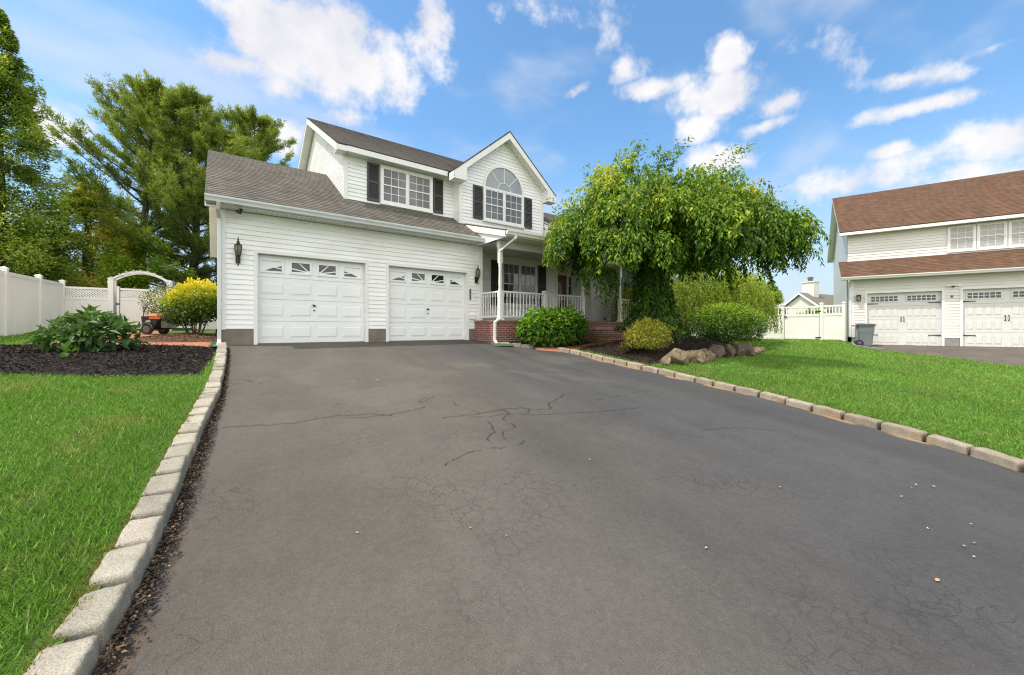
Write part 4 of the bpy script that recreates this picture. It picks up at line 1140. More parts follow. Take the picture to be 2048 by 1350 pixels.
# far house beyond the fence
fh = empty('house', (53.0, 16.8, .15), -1.72, 'distant small house with grey roof and white chimney beyond the fence', 'house')
wall(fh, [(-2.2, 0), (2.2, 0), (2.2, 2.3), (0, 4.05), (-2.2, 2.3)], front(0), (), 'siding2')
wall(fh, [(0, 0), (9, 0), (9, 2.3), (0, 2.3)], rightw(2.2), (), 'siding2'); wall(fh, [(0, 0), (9, 0), (9, 2.3), (0, 2.3)], leftw(-2.2), (), 'siding2')
for s in (-1, 1):
    mb = MB(); mb.hexa([(s*2.6, -.3, 2.05), (s*2.6, 9.3, 2.05), (0, 9.3, 4.15), (0, -.3, 4.15)], [(s*2.6, -.3, 2.2), (s*2.6, 9.3, 2.2), (0, 9.3, 4.3), (0, -.3, 4.3)]); mb.build('roof', M['roofgrey2'], fh)
    mb = MB(); mb.hexa([(s*2.6, -.34, 1.95), (s*2.6, -.31, 1.95), (0, -.31, 4.05), (0, -.34, 4.05)], [(s*2.6, -.34, 2.2), (s*2.6, -.31, 2.2), (0, -.31, 4.3), (0, -.34, 4.3)]); mb.build('rake_board', M['trim'], fh)
MB().box(-.6, .6, 1.6, 2.7, 3.3, 5.5).box(-.7, .7, 1.5, 2.8, 5.5, 5.62).build('chimney', M['siding2'], fh)
MB().lathe([(.22, 0), (.22, .3), (.3, .32), (.3, .5), (.05, .6)], (.0, 2.15, 5.62), 12).build('chimney_cap', M['rim'], fh)
mb = MB(); mb.hexa([(2.0, 8, 3.2), (12, 8, 3.2), (12, 12, 6.4), (5, 12, 6.4)], [(2.0, 8, 3.4), (12, 8, 3.4), (12, 12, 6.6), (5, 12, 6.6)]); mb.build('roof', M['roofgrey2'], fh)
wall(fh, [(2.4, 0), (12, 0), (12, 3.3), (2.4, 3.3)], front(8.3), (), 'siding2')

# ------------------------------------------------------------------ FENCES
def fpost(parent, x, y, z0, z1, w=.065, ball=False):
    mb = MB(); mb.box(x-w, x+w, y-w, y+w, z0, z1).box(x-w-.015, x+w+.015, y-w-.015, y+w+.015, z1, z1+.025)
    mb.hexa([(x-w-.015, y-w-.015, z1+.025), (x+w+.015, y-w-.015, z1+.025), (x+w+.015, y+w+.015, z1+.025), (x-w-.015, y+w+.015, z1+.025)], [(x-.01, y-.01, z1+.065), (x+.01, y-.01, z1+.065), (x+.01, y+.01, z1+.065), (x-.01, y+.01, z1+.065)])
    return mb.build('post', M['fence'], parent)
def panel_between(parent, a, b, za, zb, h0, h1, top='solid', name='panel', th=.022):
    """a,b plan points; za,zb ground heights; h0..h1 heights above ground"""
    a = Vector((*a, 0)); b = Vector((*b, 0)); d = b-a; L = d.length; e = d/L; nrm = Vector((-e.y, e.x, 0))
    def P(s, h, o=0): 
        p = a+e*s+nrm*o; return (p.x, p.y, za+(zb-za)*s/L+h)
    mb = MB()
    def slab(s0, s1, p, q, t):
        mb.hexa([P(s0, p, -t), P(s1, p, -t), P(s1, p, t), P(s0, p, t)], [P(s0, q, -t), P(s1, q, -t), P(s1, q, t), P(s0, q, t)])
    tp = h1 if top == 'solid' else h1-.36
    n = max(1, round(L/.17)); w = L/n
    for i in range(n): slab(i*w+.003, (i+1)*w-.003, h0+.1, tp-.1, th*.6)
    slab(0, L, h0+.102, tp-.1, th*.42)
    slab(0, L, h0, h0+.10, th*1.3); slab(0, L, tp-.10, tp, th*1.3)
    if top != 'solid':
        slab(0, L, h1-.075, h1, th*1.3)
        if top == 'lattice':
            u = .062; hh = .36-.075
            k = -hh
            while k < L:
                for sg in (1, -1):
                    s0, s1 = (k, k+hh) if sg == 1 else (k+hh, k)
                    z0_, z1_ = tp, h1-.075
                    def clip(s0, z0_, s1, z1_):
                        pts = []
                        for (s, z, s2, z2) in ((s0, z0_, s1, z1_), (s1, z1_, s0, z0_)):
                            if s < 0: z = z+(z2-z)*(0-s)/(s2-s); s = 0
                            if s > L: z = z+(z2-z)*(L-s)/(s2-s); s = L
                            pts.append((s, z))
                        return pts
                    if max(s0, s1) <= 0 or min(s0, s1) >= L: continue
                    (q0, y0_), (q1, y1_) = clip(s0, z0_, s1, z1_)
                    if abs(q0-q1) < .02: continue
                    mb.bar(P(q0, y0_, .006*sg), P(q1, y1_, .006*sg), .036, .008, up=tuple(nrm))
                k += u*1.35
        else:
            n = max(2, int(L/.11)); w = L/n
            for i in range(n):
                s = (i+.5)*w; slab(s-.019, s+.019, tp, h1-.075, .013)
    return mb.build(name, M['fence'], parent)

def grel(parent, x, y): return (x-parent.location.x, y-parent.location.y)
fx = -4.47
fl = empty('vinyl_fence', (fx, 16.2, GS(fx, 16.2)), 0, 'tall solid white vinyl fence running back along the left lawn to a lattice topped corner', 'fence')
fpts = [(fx-.05, 11.4), (fx, 13.75), (fx, 16.2), (fx, 18.70), (fx, 21.05)]
zb_ = fl.location.z
for i, (x, y) in enumerate(fpts):
    g = GS(x, y)-zb_-.03
    fpost(fl, x-fx, y-16.2, g-.1, g+1.80)
    if i: 
        x0_, y0_ = fpts[i-1]
        panel_between(fl, (x0_-fx, y0_-16.2+.065), (x-fx, y-16.2-.065), GS(x0_, y0_)-zb_-.03, g, .05, 1.74)
g = GS(-3.8, 21.05)-zb_
panel_between(fl, (.065, 21.05-16.2), (-3.31-fx, 21.05-16.2), g, g, .05, 1.60, 'lattice', 'lattice_panel')
# gate with arbor
ga = empty('garden_gate', (-2.4, 21.05, GS(-2.4, 21.05)), 0, 'white garden gate with lattice top under a curved white arbor', 'gate')
for x in (-3.23, -1.56): 
    for dy in (0, .55):
        fpost(ga, x+2.4, dy, -.1, 1.95, .075)
panel_between(ga, (-2.98+2.4, 0), (-1.68+2.4, 0), 0, 0, .06, 1.62, 'lattice', 'gate_leaf')
mb = MB()
MB().box(-3.07+2.4, -3.0+2.4, -.05, .03, .05, 1.68).build('gate_stile', M['fence'], ga)
for dy in (-.02, .55):
    xs = np.linspace(-.93, .93, 21)
    for i in range(20):
        za_ = 1.86+.46*cos(xs[i]/.93*pi/2)**.8 if abs(xs[i]) < .929 else 1.86; zb2 = 1.86+.46*cos(xs[i+1]/.93*pi/2)**.8 if abs(xs[i+1]) < .929 else 1.86
        mb.hexa([(xs[i], dy, za_-.075), (xs[i+1], dy, zb2-.075), (xs[i+1], dy+.04, zb2-.075), (xs[i], dy+.04, za_-.075)], [(xs[i], dy, za_), (xs[i+1], dy, zb2), (xs[i+1], dy+.04, zb2), (xs[i], dy+.04, za_)])
for x in np.linspace(-.8, .8, 9):
    z = 1.86+.46*cos(x/.93*pi/2)**.8
    mb.box(x-.02, x+.02, -.12, .70, z+.002, z+.03)
mb.build('arch', M['fence'], ga)
MB().box(-.69, -.60, -.06, -.03, .98, 1.04).build('latch', M['black'], ga)
f2 = empty('vinyl_fence', (-.8, 21.05, GS(-.8, 21.05)), 0, 'short white vinyl fence between the arbor gate and the garage', 'fence')
panel_between(f2, (-1.45+.8, 0), (.05+.8, 0), 0, 0, .05, 1.60, 'solid'); fpost(f2, .05+.85, 0, -.1, 1.75)
# right fence with open picket top and gate
FA, FB, FC, FD = (21.12, 7.39), (21.42, 5.99), (21.47, 5.22), (20.55, 10.0)
fr_ = empty('vinyl_fence', (*FD, GS(*FD)), 0, 'white vinyl fence with open picket top behind the right lawn', 'fence')
def rel(p): return (p[0]-FD[0], p[1]-FD[1])
zf = fr_.location.z
run = [(19.6, 14.2), (20.05, 12.1), FD, FA, FB, FC]
for i, p in enumerate(run):
    g = -.172-zf if p[1] < 11 else GS(*p)-zf
    fpost(fr_, *rel(p), g-.1, g+1.62, .06)
    if i and i not in (4,):
        q = run[i-1]; gq = -.172-zf if q[1] < 11 else GS(*q)-zf
        panel_between(fr_, rel(q), rel(p), gq, g, .04, 1.56, 'picket')
gt = empty('fence_gate', (*FB, -.172), 0, 'white picket topped fence gate with black hinges by the brown roofed house', 'gate')
dA = Vector((FA[0]-FB[0], FA[1]-FB[1])); dA.normalize()
a_ = (dA.x*.085, dA.y*.085); b_ = (FA[0]-FB[0]-dA.x*.085, FA[1]-FB[1]-dA.y*.085)
panel_between(gt, a_, b_, 0, 0, .06, 1.54, 'picket', 'gate_leaf', .024)
for s, e_ in ((.14, a_), (1.30, a_)):
    MB().bar((e_[0]-dA.x*.10-.05, e_[1]-dA.y*.1, s), (e_[0]+dA.x*.12-.05, e_[1]+dA.y*.12, s), .02, .05).build('hinge', M['black'], gt)
MB().bar((b_[0]+dA.x*.03-.05, b_[1]+dA.y*.03, 1.08), (b_[0]-dA.x*.09-.05, b_[1]-dA.y*.09, 1.08), .03, .05).build('latch', M['black'], gt)
MB().bar((a_[0]-dA.x*.015, a_[1]-dA.y*.015, .05), (a_[0]-dA.x*.015, a_[1]-dA.y*.015, 1.5), .014, .014).build('gate_stile', M['wire'], gt)

# ------------------------------------------------------------------ trash bin
def trash_bin():
    p = np_pt(-.12, -.62)
    t = empty('trash_bin', (p[0], p[1], GS(*p)+.015), nang, 'grey wheeled trash bin standing in front of the left carriage garage door', 'trash bin')
    def ring(w, d, z, yo=0, r=.07):
        pts = []
        for sx, sy, a0 in ((1, 1, 0), (-1, 1, pi/2), (-1, -1, pi), (1, -1, 3*pi/2)):
            for k in range(4):
                a = a0+k*pi/6; pts.append((sx*(w/2-r)+r*cos(a), yo+sy*(d/2-r)+r*sin(a), z))
        return pts
    mb = MB(smooth=False)
    prof = [(.40, .42, .02, .02), (.43, .46, .25, .01), (.47, .52, .50, 0), (.485, .54, .54, 0), (.49, .55, .56, 0), (.52, .60, .78, -.01), (.56, .64, .79, -.01), (.56, .64, .83, -.01)]
    rings = [ring(w, d, z, yo) for w, d, z, yo in prof]
    for r0, r1 in zip(rings[:-1], rings[1:]):
        n = len(r0)
        for i in range(n): mb.poly([r0[i], r0[(i+1) % n], r1[(i+1) % n], r1[i]])
    mb.poly(rings[0]); mb.build('body', M['grey'], t)
    mb = MB(); L0 = ring(.60, .68, .832, -.01); L1 = ring(.60, .68, .86, -.01); L2 = ring(.44, .5, .895, -.01)
    for r0, r1 in ((L0, L1), (L1, L2)):
        n = len(r0)
        for i in range(n): mb.poly([r0[i], r0[(i+1) % n], r1[(i+1) % n], r1[i]])
    mb.poly(L2); mb.poly(L0); mb.build('lid', M['greyd'], t)
    MB().tube([(-.33, -.22, .80), (-.40, -.22, .82), (-.40, .20, .82), (-.33, .20, .80)], .017, 8).build('handle', M['greyd'], t)
    for y in (-.2, .2): 
        w = MB().lathe([(.05, -.03), (.115, -.03), (.125, -.015), (.125, .015), (.115, .03), (.05, .03)], (-.20, y*1.35, .125), 20, axis='y').build('wheel', M['tyre'], t)
        MB().lathe([(.06, -.032), (.02, -.04), (.02, .04), (.06, .032)], (-.20, y*1.35, .125), 14, axis='y').build('rim', M['rim'], w)
    MB().tube([(-.20, -.3, .125), (-.20, .3, .125)], .012, 8).build('axle', M['black'], t)
    for y in (-.21, .20): MB().box(-.285, -.255, y-.015, y+.015, .13, .80).build('rear_rib', M['grey'], t)
trash_bin()

# neighbour driveway edging
ed = MB(); q = [np_pt(-.46, .0), np_pt(-.50, -1.0), np_pt(.25, -2.05)]
for p0, p1 in zip(q[:-1], q[1:]): ed.bar((*p0, GS(*p0)+.02), (*p1, GS(*p1)+.02), .10, .10)
tag(ed.build('kerb_edging', M['concg']), 'pale concrete edging strip beside the trash bin and the neighbouring driveway', 'kerb')

# ------------------------------------------------------------------ lawn sweeper by the gate
def sweeper():
    s = empty('lawn_sweeper', (-1.50, 17.0, GS(-1.5, 17.0)), -.62, 'black and orange tow behind lawn sweeper parked beside the yellow bush', 'lawn sweeper')
    mb = MB(); 
    mb.hexa([(-.30, -.25, .16), (.02, -.25, .16), (.02, .25, .16), (-.30, .25, .16)], [(-.36, -.25, .58), (.22, -.25, .58), (.22, .25, .58), (-.36, .25, .58)]); mb.build('hopper', M['black'], s)
    mb = MB(); mb.hexa([(-.24, -.255, .585), (.24, -.255, .585), (.24, .255, .585), (-.24, .255, .585)], [(-.14, -.2, .66), (.14, -.2, .68), (.14, .2, .68), (-.14, .2, .66)]); mb.build('cover', M['orange'], s)
    MB().box(-.20, -.06, -.262, -.2515, .40, .45).build('name_plate', M['scrap'], s)
    MB().box(-.10, .24, -.262, -.252, .49, .57).build('side_stripe', M['orange'], s)
    for y in (-.30, .30):
        w = MB().lathe([(.08, -.045), (.16, -.045), (.175, -.025), (.175, .025), (.16, .045), (.08, .045)], (-.12, y, .175), 24, axis='y').build('wheel', M['tyre'], s)
        r = MB().lathe([(.105, -.047), (.095, -.03), (.03, -.03), (.025, -.055), (.025, .05), (.105, .047)], (-.12, y, .175), 20, axis='y')
        for k in range(5):
            a = 2*pi*k/5; r.bar((-.12+.02*cos(a), y-.045, .175+.02*sin(a)), (-.12+.1*cos(a), y-.045, .175+.1*sin(a)), .025, .01, up=(0, 1, 0))
        r.build('rim', M['rim'], w)
    MB().tube([(-.31+.38*0+.20*cos(a)+.19-.0, -.345, .175+.20*sin(a)) for a in np.linspace(.1, pi-.1, 9)], .012, 6).build('fender', M['rim'], s)
    MB().bar((.0, 0, .20), (1.1, -.05, .18), .05, .05).build('hitch_bar', M['black'], s)
    MB().tube([(-.33, -.2, .58), (-.30, -.2, .80), (-.2, -.2, .92)], .012, 6).build('lever', M['black'], s)
    MB().box(.22, .40, -.2, .2, .22, .42).build('brush_housing', M['rim'], s)
sweeper()

# ------------------------------------------------------------------ kerb stones
def stone_mesh(name, L, W, Hh, seed, mat, rough=.010):
    bm = bmesh.new(); bmesh.ops.create_cube(bm, size=1)
    bmesh.ops.subdivide_edges(bm, edges=bm.edges, cuts=9, use_grid_fill=True)
    for v in bm.verts:
        p = v.co*2
        q = Vector([math.copysign(abs(c), c) for c in p])
        m = max(abs(c) for c in p); l = (abs(p.x)**22+abs(p.y)**22+abs(p.z)**22)**(1/22)
        q = p*(m/l)
        v.co = Vector((q.x*L/2, q.y*W/2, q.z*Hh/2))
        nn = mnoise.noise_vector(v.co*9+Vector((seed*3.1, seed*1.7, 0)))*rough*.8+mnoise.noise_vector(v.co*34+Vector((seed, 0, 3)))*rough*.42
        v.co += nn
    me = bpy.data.meshes.new(name); bm.to_mesh(me); bm.free()
    me.polygons.foreach_set('use_smooth', [True]*len(me.polygons)); me.materials.append(mat); return me
def granite(name, c, c2, stain):
    m, nt, b = new_mat(name)
    tc = nd(nt, 'ShaderNodeTexCoord').outputs['Object']; oi = nd(nt, 'ShaderNodeObjectInfo')
    av = nd(nt, 'ShaderNodeVectorMath', operation='ADD'); ln(nt, tc, av.inputs[0])
    sc = nd(nt, 'ShaderNodeVectorMath', operation='SCALE'); sc.inputs[0].default_value = (31, 17, 23); ln(nt, oi.outputs['Random'], sc.inputs['Scale']); ln(nt, sc.outputs[0], av.inputs[1])
    v = av.outputs[0]
    x = mixc(nt, ramp(nt, noise_tex(nt, v, 9, 5), [(.35, 0), (.65, 1)]), c2, c)
    x = mixc(nt, ramp(nt, noise_tex(nt, v, 160, 2), [(.35, .75), (.62, 0)]), x, tuple(k*.42 for k in c))
    x = mixc(nt, ramp(nt, noise_tex(nt, v, 5.5, 4), [(.58, 0), (.72, .8)]), x, stain)
    mr = nd(nt, 'ShaderNodeMapRange'); mr.inputs['To Min'].default_value = .72; mr.inputs['To Max'].default_value = 1.12; ln(nt, oi.outputs['Random'], mr.inputs['Value'])
    cb = nd(nt, 'ShaderNodeCombineColor'); 
    for i in range(3): ln(nt, mr.outputs[0], cb.inputs[i])
    ln(nt, mixc(nt, 1, x, cb.outputs[0], 'MULTIPLY'), b.inputs['Base Color']); b.inputs['Roughness'].default_value = .9
    bump(nt, noise_tex(nt, v, 70, 5, .7), .8, .008, b); return m
M['granite'] = granite('granite_block', (.47,.435,.355), (.37,.34,.275), (.34,.27,.17))
M['granite_rust'] = granite('rust_stained_granite', (.44,.40,.34), (.38,.34,.28), (.42,.21,.08))
M['granite_tan'] = granite('tan_granite_block', (.46,.40,.31), (.34,.285,.215), (.33,.20,.09))
def kerb_line(curve_x, side, y_start, y_end, L, gap, hgt, wid, mats, label, group, special=None):
    protos = [stone_mesh('kerb_stone', 1, 1, 1, 0, mats)] if False else [stone_mesh('kerb_stone', L, wid, .26, k+side*5, mats) for k in range(5)]
    y = y_start; k = 0
    while y < y_end and k < 60:
        ll = L*random.uniform(.88, 1.08)
        y2 = y
        x1 = float(curve_x(y)); s = 0
        # step along the curve
        while s < ll:
            y2 += .01; s = math.hypot(float(curve_x(y2))-x1, y2-y)
        x2 = float(curve_x(y2)); ang = math.atan2(y2-y, x2-x1)
        cx = (x1+x2)/2+side*wid/2; cy = (y+y2)/2
        za_, zb2 = float(G(x1, y)), float(G(x2, y2))
        o = bpy.data.objects.new('kerb_stone', protos[k % 5]); COL.objects.link(o)
        hh = hgt+random.uniform(-.008, .008)
        o.location = (cx, cy, (za_+zb2)/2+hh-.13)
        o.rotation_euler = (random.uniform(-.02, .02), -math.atan2(zb2-za_, ll)+random.uniform(-.015, .015), ang+random.uniform(-.02, .02))
        o.scale = (ll/L*.965, random.uniform(.94, 1.08), 1)
        lab = label
        if special and k == special[0]:
            o.data = protos[k % 5].copy(); o.data.materials[0] = M['granite_rust']; lab = special[1]
        tag(o, lab, 'kerb stone', group)
        gx = gap*random.uniform(.6, 1.4)
        y = y2+gx; k += 1
kerb_line(Lx, -1, 1.55, 10.35, .275, .020, .105, .15, M['granite'], 'pale grey granite block in the kerb along the left side of the driveway', 'granite blocks of the left kerb', (4, 'granite kerb block with a rusty orange stain, fifth from the front on the left'))
kerb_line(Rx, 1, -2.0, 7.9, .40, .018, .10, .13, M['granite_tan'], 'long tan granite block in the kerb along the right side of the driveway', 'granite blocks of the right kerb')
# low mortared edging round the shrub bed
mort = stone_mesh('edging_stone', .34, .11, .13, 77, M['granite_tan'])
for i, (x, y, a) in enumerate([(6.78, 9.55, -1.0), (6.98, 9.26, -.9), (7.22, 9.02, -.6)]):
    o = bpy.data.objects.new('edging_stone', mort); COL.objects.link(o); o.location = (x, y, float(G(x, y))+.02); o.rotation_euler = (0, 0, a)
    tag(o, 'low tan edging stone curving round the shrub bed beside the porch', 'edging stone', 'edging stones of the porch shrub bed')

# ------------------------------------------------------------------ boulders
def boulder(name, w, d, h, seed, mat):
    rg = np.random.default_rng(seed); bm = bmesh.new(); bmesh.ops.create_icosphere(bm, subdivisions=4, radius=1)
    pl = [(Vector(unit(rg.normal(size=3))), rg.uniform(.48, .92)) for _ in range(20)]
    for v in bm.verts:
        p = v.co.copy(); r = 1.0
        for n_, dd in pl:
            c = p.dot(n_)
            if c > 1e-3: r = min(r, dd/c)
        p = p*r
        p += mnoise.noise_vector(p*2.6+Vector((seed, 0, 0)))*.07+mnoise.noise_vector(p*6+Vector((0, seed, 0)))*.045+mnoise.noise_vector(p*15+Vector((0, seed, 0)))*.022
        v.co = Vector((p.x*w/2, p.y*d/2, p.z*h/2))*1.05
    me = bpy.data.meshes.new(name); bm.to_mesh(me); bm.free()
    me.polygons.foreach_set('use_smooth', [True]*len(me.polygons)); me.materials.append(mat); 
    o = bpy.data.objects.new(name, me); COL.objects.link(o); return o
def rockmat(name, c, c2, c3):
    m, nt, b = new_mat(name); tc = nd(nt, 'ShaderNodeTexCoord').outputs['Object']
    x = mixc(nt, ramp(nt, noise_tex(nt, tc, 4, 6, .65), [(.35, 0), (.65, 1)]), c2, c)
    x = mixc(nt, ramp(nt, noise_tex(nt, tc, 11, 4, .6), [(.5, 0), (.7, .8)]), x, c3)
    x = mixc(nt, ramp(nt, noise_tex(nt, tc, 38, 4, .6), [(.3, .7), (.55, 0)]), x, tuple(k*.35 for k in c))
    ln(nt, x, b.inputs['Base Color']); b.inputs['Roughness'].default_value = .92
    bump(nt, noise_tex(nt, tc, 22, 6, .7), 1.0, .04, b); return m
M['rock'] = rockmat('tan_fieldstone', (.29,.225,.135), (.15,.112,.07), (.36,.30,.20))
M['rockd'] = rockmat('brown_fieldstone', (.17,.125,.085), (.095,.072,.05), (.24,.20,.13))
rocks = [(8.05,5.12,.34,.32,.28,'rock','small rounded tan rock at the kerb end of the rock row'),
         (8.50,5.05,.64,.50,.54,'rock','big pointed tan boulder at the front of the rock row'),
         (9.28,5.12,.62,.50,.44,'rock','knobbly tan boulder to the right of the big pointed one'),
         (9.95,5.18,.58,.50,.50,'rock','tan boulder between the knobbly boulder and the low gap'),
         (10.9,5.38,.72,.5,.54,'rockd','broad flat topped brown rock, first of the upright row'),
         (11.55,5.36,.42,.4,.66,'rockd','tall narrow brown rock in the middle of the upright row'),
         (12.2,5.42,.58,.5,.60,'rockd','upright brown rock to the right of the tall narrow one'),
         (13.2,5.68,.95,.6,.66,'rockd','large dark slanting slab near the far end of the rock row'),
         (12.95,5.40,.42,.4,.30,'rockd','small wedge rock in front of the dark slanting slab'),
         (14.7,5.95,.55,.5,.38,'rock','pale lumpy rock at the far right end of the bed'),
         (15.5,6.15,.40,.4,.28,'rock','last small tan rock at the far right end of the bed'),
         (10.35,5.55,.5,.4,.40,'rockd','half buried brown rock behind the gap in the row')]
for i, (x, y, w, d, h, mt, lab) in enumerate(rocks):
    o = boulder('boulder', w, d, h, 20+i*3, M[mt]); o.location = (x, y, GS(x, y)+h*.26); o.rotation_euler = (random.uniform(-.15, .15), random.uniform(-.2, .2), random.uniform(-.5, .5))
    tag(o, lab, 'rock', 'rocks edging the tree bed')
o = boulder('boulder', .10, .08, .05, 91, M['scraptan']); gx_, gy_ = px_ground(1445, 741); o.location = (gx_, gy_, GS(gx_, gy_)+.03); tag(o, 'small pale orange stone lying on the grass before the rocks', 'stone')

# ------------------------------------------------------------------ VEGETATION
def cam_off(base, a, b):      # a to the right, b away, measured on the ground
    return base[0]+RX*a+FX*b, base[1]+RY*a+FY*b
def v3noise(P, s, seed=0):    # cheap smooth 3d-ish noise on points
    return (fbm(P[:, 0]+P[:, 2]*.71, P[:, 1]-P[:, 2]*.53, s, 3, seed)+fbm(P[:, 2]+P[:, 0]*.37, P[:, 1]*.61+P[:, 2], s, 3, seed+5))/2

def palette(t, stops):
    t = np.clip(t, 0, 1); xs = [s[0] for s in stops]
    return np.stack([np.interp(t, xs, [s[1][i] for s in stops]) for i in range(3)], -1)

class Crown:
    def __init__(self): self.P=[]; self.D=[]; self.N=[]; self.L=[]; self.W=[]; self.C=[]
    def add(self, P, D, N, L, W, C):
        n = len(P)
        for k, v in (('P', P), ('D', D), ('N', N), ('C', C)): getattr(self, k).append(v)
        self.L.append(np.broadcast_to(L, n)); self.W.append(np.broadcast_to(W, n))
    def build(self, name, mat, parent, **k):
        c = np.concatenate
        return leaf_object(name, c(self.P), c(self.D), c(self.N), c(self.L), c(self.W), c(self.C), mat, parent, **k)

# ---- weeping tree
TB = (9.96, 6.81)
def weeping_tree():
    zb = GS(*TB)+.30
    root = empty('weeping_tree', (*TB, zb), 0, 'broad weeping tree with cascading yellow green leaves in front of the porch', 'tree')
    rg = np.random.default_rng(21)
    B = np.array([TB[0], TB[1], 0.]); A = np.array([RX, RY, 0]); Bd = np.array([FX, FY, 0]); U = np.array([0, 0, 1.])
    def W3(a, b, z): return B+A*a+Bd*b+U*z
    cr = Crown()
    #            a     b    z    ra   rb   rz  n   len
    lobes = [(-.15, .1, 3.55, 1.55, 1.6, 1.62, 46, (.4, 1.3)),
             (.75, -.8, 3.25, 1.35, 1.1, 1.40, 36, (.4, 1.2)),
             (1.45, .2, 3.25, 1.35, 1.3, 1.30, 30, (.4, 1.2)),
             (2.3, -.2, 3.0, 1.2, 1.1, 1.05, 46, (.5, 1.35)),
             (2.95, -.3, 2.85, .80, .8, .80, 26, (.35, 1.0)),
             (-1.25, -.3, 2.95, 1.05, 1.1, 1.25, 28, (.4, 1.2)),
             (-1.92, .1, 2.80, .70, .8, 1.00, 28, (.35, .9)),
             (-.8, -1.2, 2.7, .95, .8, 1.15, 20, (.4, 1.1)),
             (.2, -1.6, 2.65, 1.1, .7, 1.05, 20, (.4, 1.0))]
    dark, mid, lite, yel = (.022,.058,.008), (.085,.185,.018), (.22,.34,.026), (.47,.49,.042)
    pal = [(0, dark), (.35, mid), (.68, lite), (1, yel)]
    for a, b, z, ra, rb, rz, nc, ln_ in lobes:
        d0 = rdir(rg, nc*3); d0 = d0[d0[:, 2] > -.3][:nc]; nc = len(d0); per = 13
        cw = rg.normal(0, .16, nc); cf = rg.uniform(.66, 1.18, nc)
        d = unit(np.repeat(d0, per, 0)+rg.normal(0, .17, (nc*per, 3))); n = len(d)
        f = np.repeat(cf, per)*rg.uniform(.82, 1.04, n)
        warmc = np.repeat(cw, per)
        S = W3(a, b, z)+(A[None]*(d[:, :1]*ra)+Bd[None]*(d[:, 1:2]*rb)+U[None]*(d[:, 2:]*rz))*f[:, None]
        o = unit(A[None]*d[:, :1]/ra+Bd[None]*d[:, 1:2]/rb+U[None]*d[:, 2:]/rz*.6)
        dr = unit(o*np.array([1, 1, .35])+np.array([0, 0, .15])+rg.normal(0, .25, (n, 3)))
        ln2 = rg.uniform(*ln_, n); step = .058; p = S.copy()
        for k in range(int(ln_[1]/step)):
            al = (k*step < ln2)
            if not al.any(): break
            q = p[al]; dd = dr[al]; m = len(q)
            aa = (q-B)@A
            zmin = np.where(aa < -2.0, 1.95+.3*vnoise(q[:, 0]*3, q[:, 1]*3, 1, 4), np.where(aa < -1.1, 1.45+.6*vnoise(q[:, 0]*3, q[:, 1]*3, 1, 5), np.where(aa < .9, 1.75, 1.72+.5*vnoise(q[:, 0]*2, q[:, 1]*2, 1, 8))))
            ok = q[:, 2] > zmin
            for sgn in (-1, 1):
                sd = unit(np.cross(dd, rg.normal(size=(m, 3))))
                D = unit(dd*.5+sd*.8+np.array([0, 0, -.5]))
                N = unit(o[al]*.6+np.array([0, 0, .7])+rg.normal(0, .35, (m, 3)))
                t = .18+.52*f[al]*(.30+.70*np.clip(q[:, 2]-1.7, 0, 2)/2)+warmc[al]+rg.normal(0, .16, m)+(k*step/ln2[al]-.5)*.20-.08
                keep = ok & (rg.random(m) < .80)
                C = palette(t, pal)
                gold = rg.random(m) < .006
                C = np.where(gold[:, None], np.array([.52,.44,.05]), C)
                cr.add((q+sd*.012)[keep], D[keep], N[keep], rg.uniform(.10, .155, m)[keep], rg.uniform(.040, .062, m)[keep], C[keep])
            g = np.clip(.10+.015*k, 0, .3)
            dr = unit(dr+np.array([0, 0, -1])*g+rg.normal(0, .10, dr.shape))
            p = p+dr*step
    # leafy shoots standing above the outline
    for (a0, b0, z0, a1, b1, z1) in ((.55, 0, 4.9, .95, 0, 5.62), (1.6, 0, 4.55, 2.95, .1, 5.70), (1.75, .1, 4.3, 2.5, .3, 4.95), (-1.0, 0, 4.3, -1.85, 0, 4.78), (-.9, .1, 4.7, -.35, 0, 5.45), (-1.7, 0, 3.5, -2.75, .1, 3.85),
                                    (3.0, 0, 3.7, 3.5, 0, 4.25), (3.3, 0, 3.4, 4.15, -.2, 3.55), (-2.2, 0, 3.4, -2.9, 0, 3.0), (.2, 0, 4.9, .45, .1, 5.40), (-.5, 0, 4.9, -.9, .2, 5.2), (3.5, -.2, 3.3, 4.35, -.3, 2.8), (2.3, 0, 3.9, 2.8, 0, 4.35)):
        s0 = W3(a0, b0, z0); s1 = W3(a1, b1, z1)
        for j in range(5):
            e1 = s1+rg.normal(0, .16, 3)*(j > 0); n = 34; tt = rg.random(n)
            q = s0+(e1-s0)*tt[:, None]+rg.normal(0, .035, (n, 3)); ax = unit((e1-s0)[None])
            D = unit(ax*.6+rg.normal(0, .7, (n, 3))+np.array([0, 0, -.2]))
            cr.add(q, D, unit(np.array([0, 0, 1.])+rg.normal(0, .5, (n, 3))), rg.uniform(.08, .13, n), rg.uniform(.03, .05, n), palette(rg.normal(.55, .18, n), pal))
    # hanging curtains on the left and single strands
    strands = [(-2.0+.065*i+rg.normal(0, .05), rg.uniform(-.3, .4), 2.1, [.35, .8, .55, 1.05, .7][i % 5]*rg.uniform(.7, 1.15)) for i in range(16)]+[(-1.0, -.2, 2.1, .9), (-1.3, .1, 2.1, 1.1), (-1.15, 0, 2.1, .95), (3.25, -.2, 2.2, .75), (3.3, -.2, 2.2, .6), (3.9, -.3, 2.5, .5), (2.0, -.5, 2.1, .9), (2.1, -.5, 2.1, .75), (1.95, -.45, 2.1, 1.0), (2.9, -.3, 2.3, .4), (3.9, -.4, 2.6, .45)]
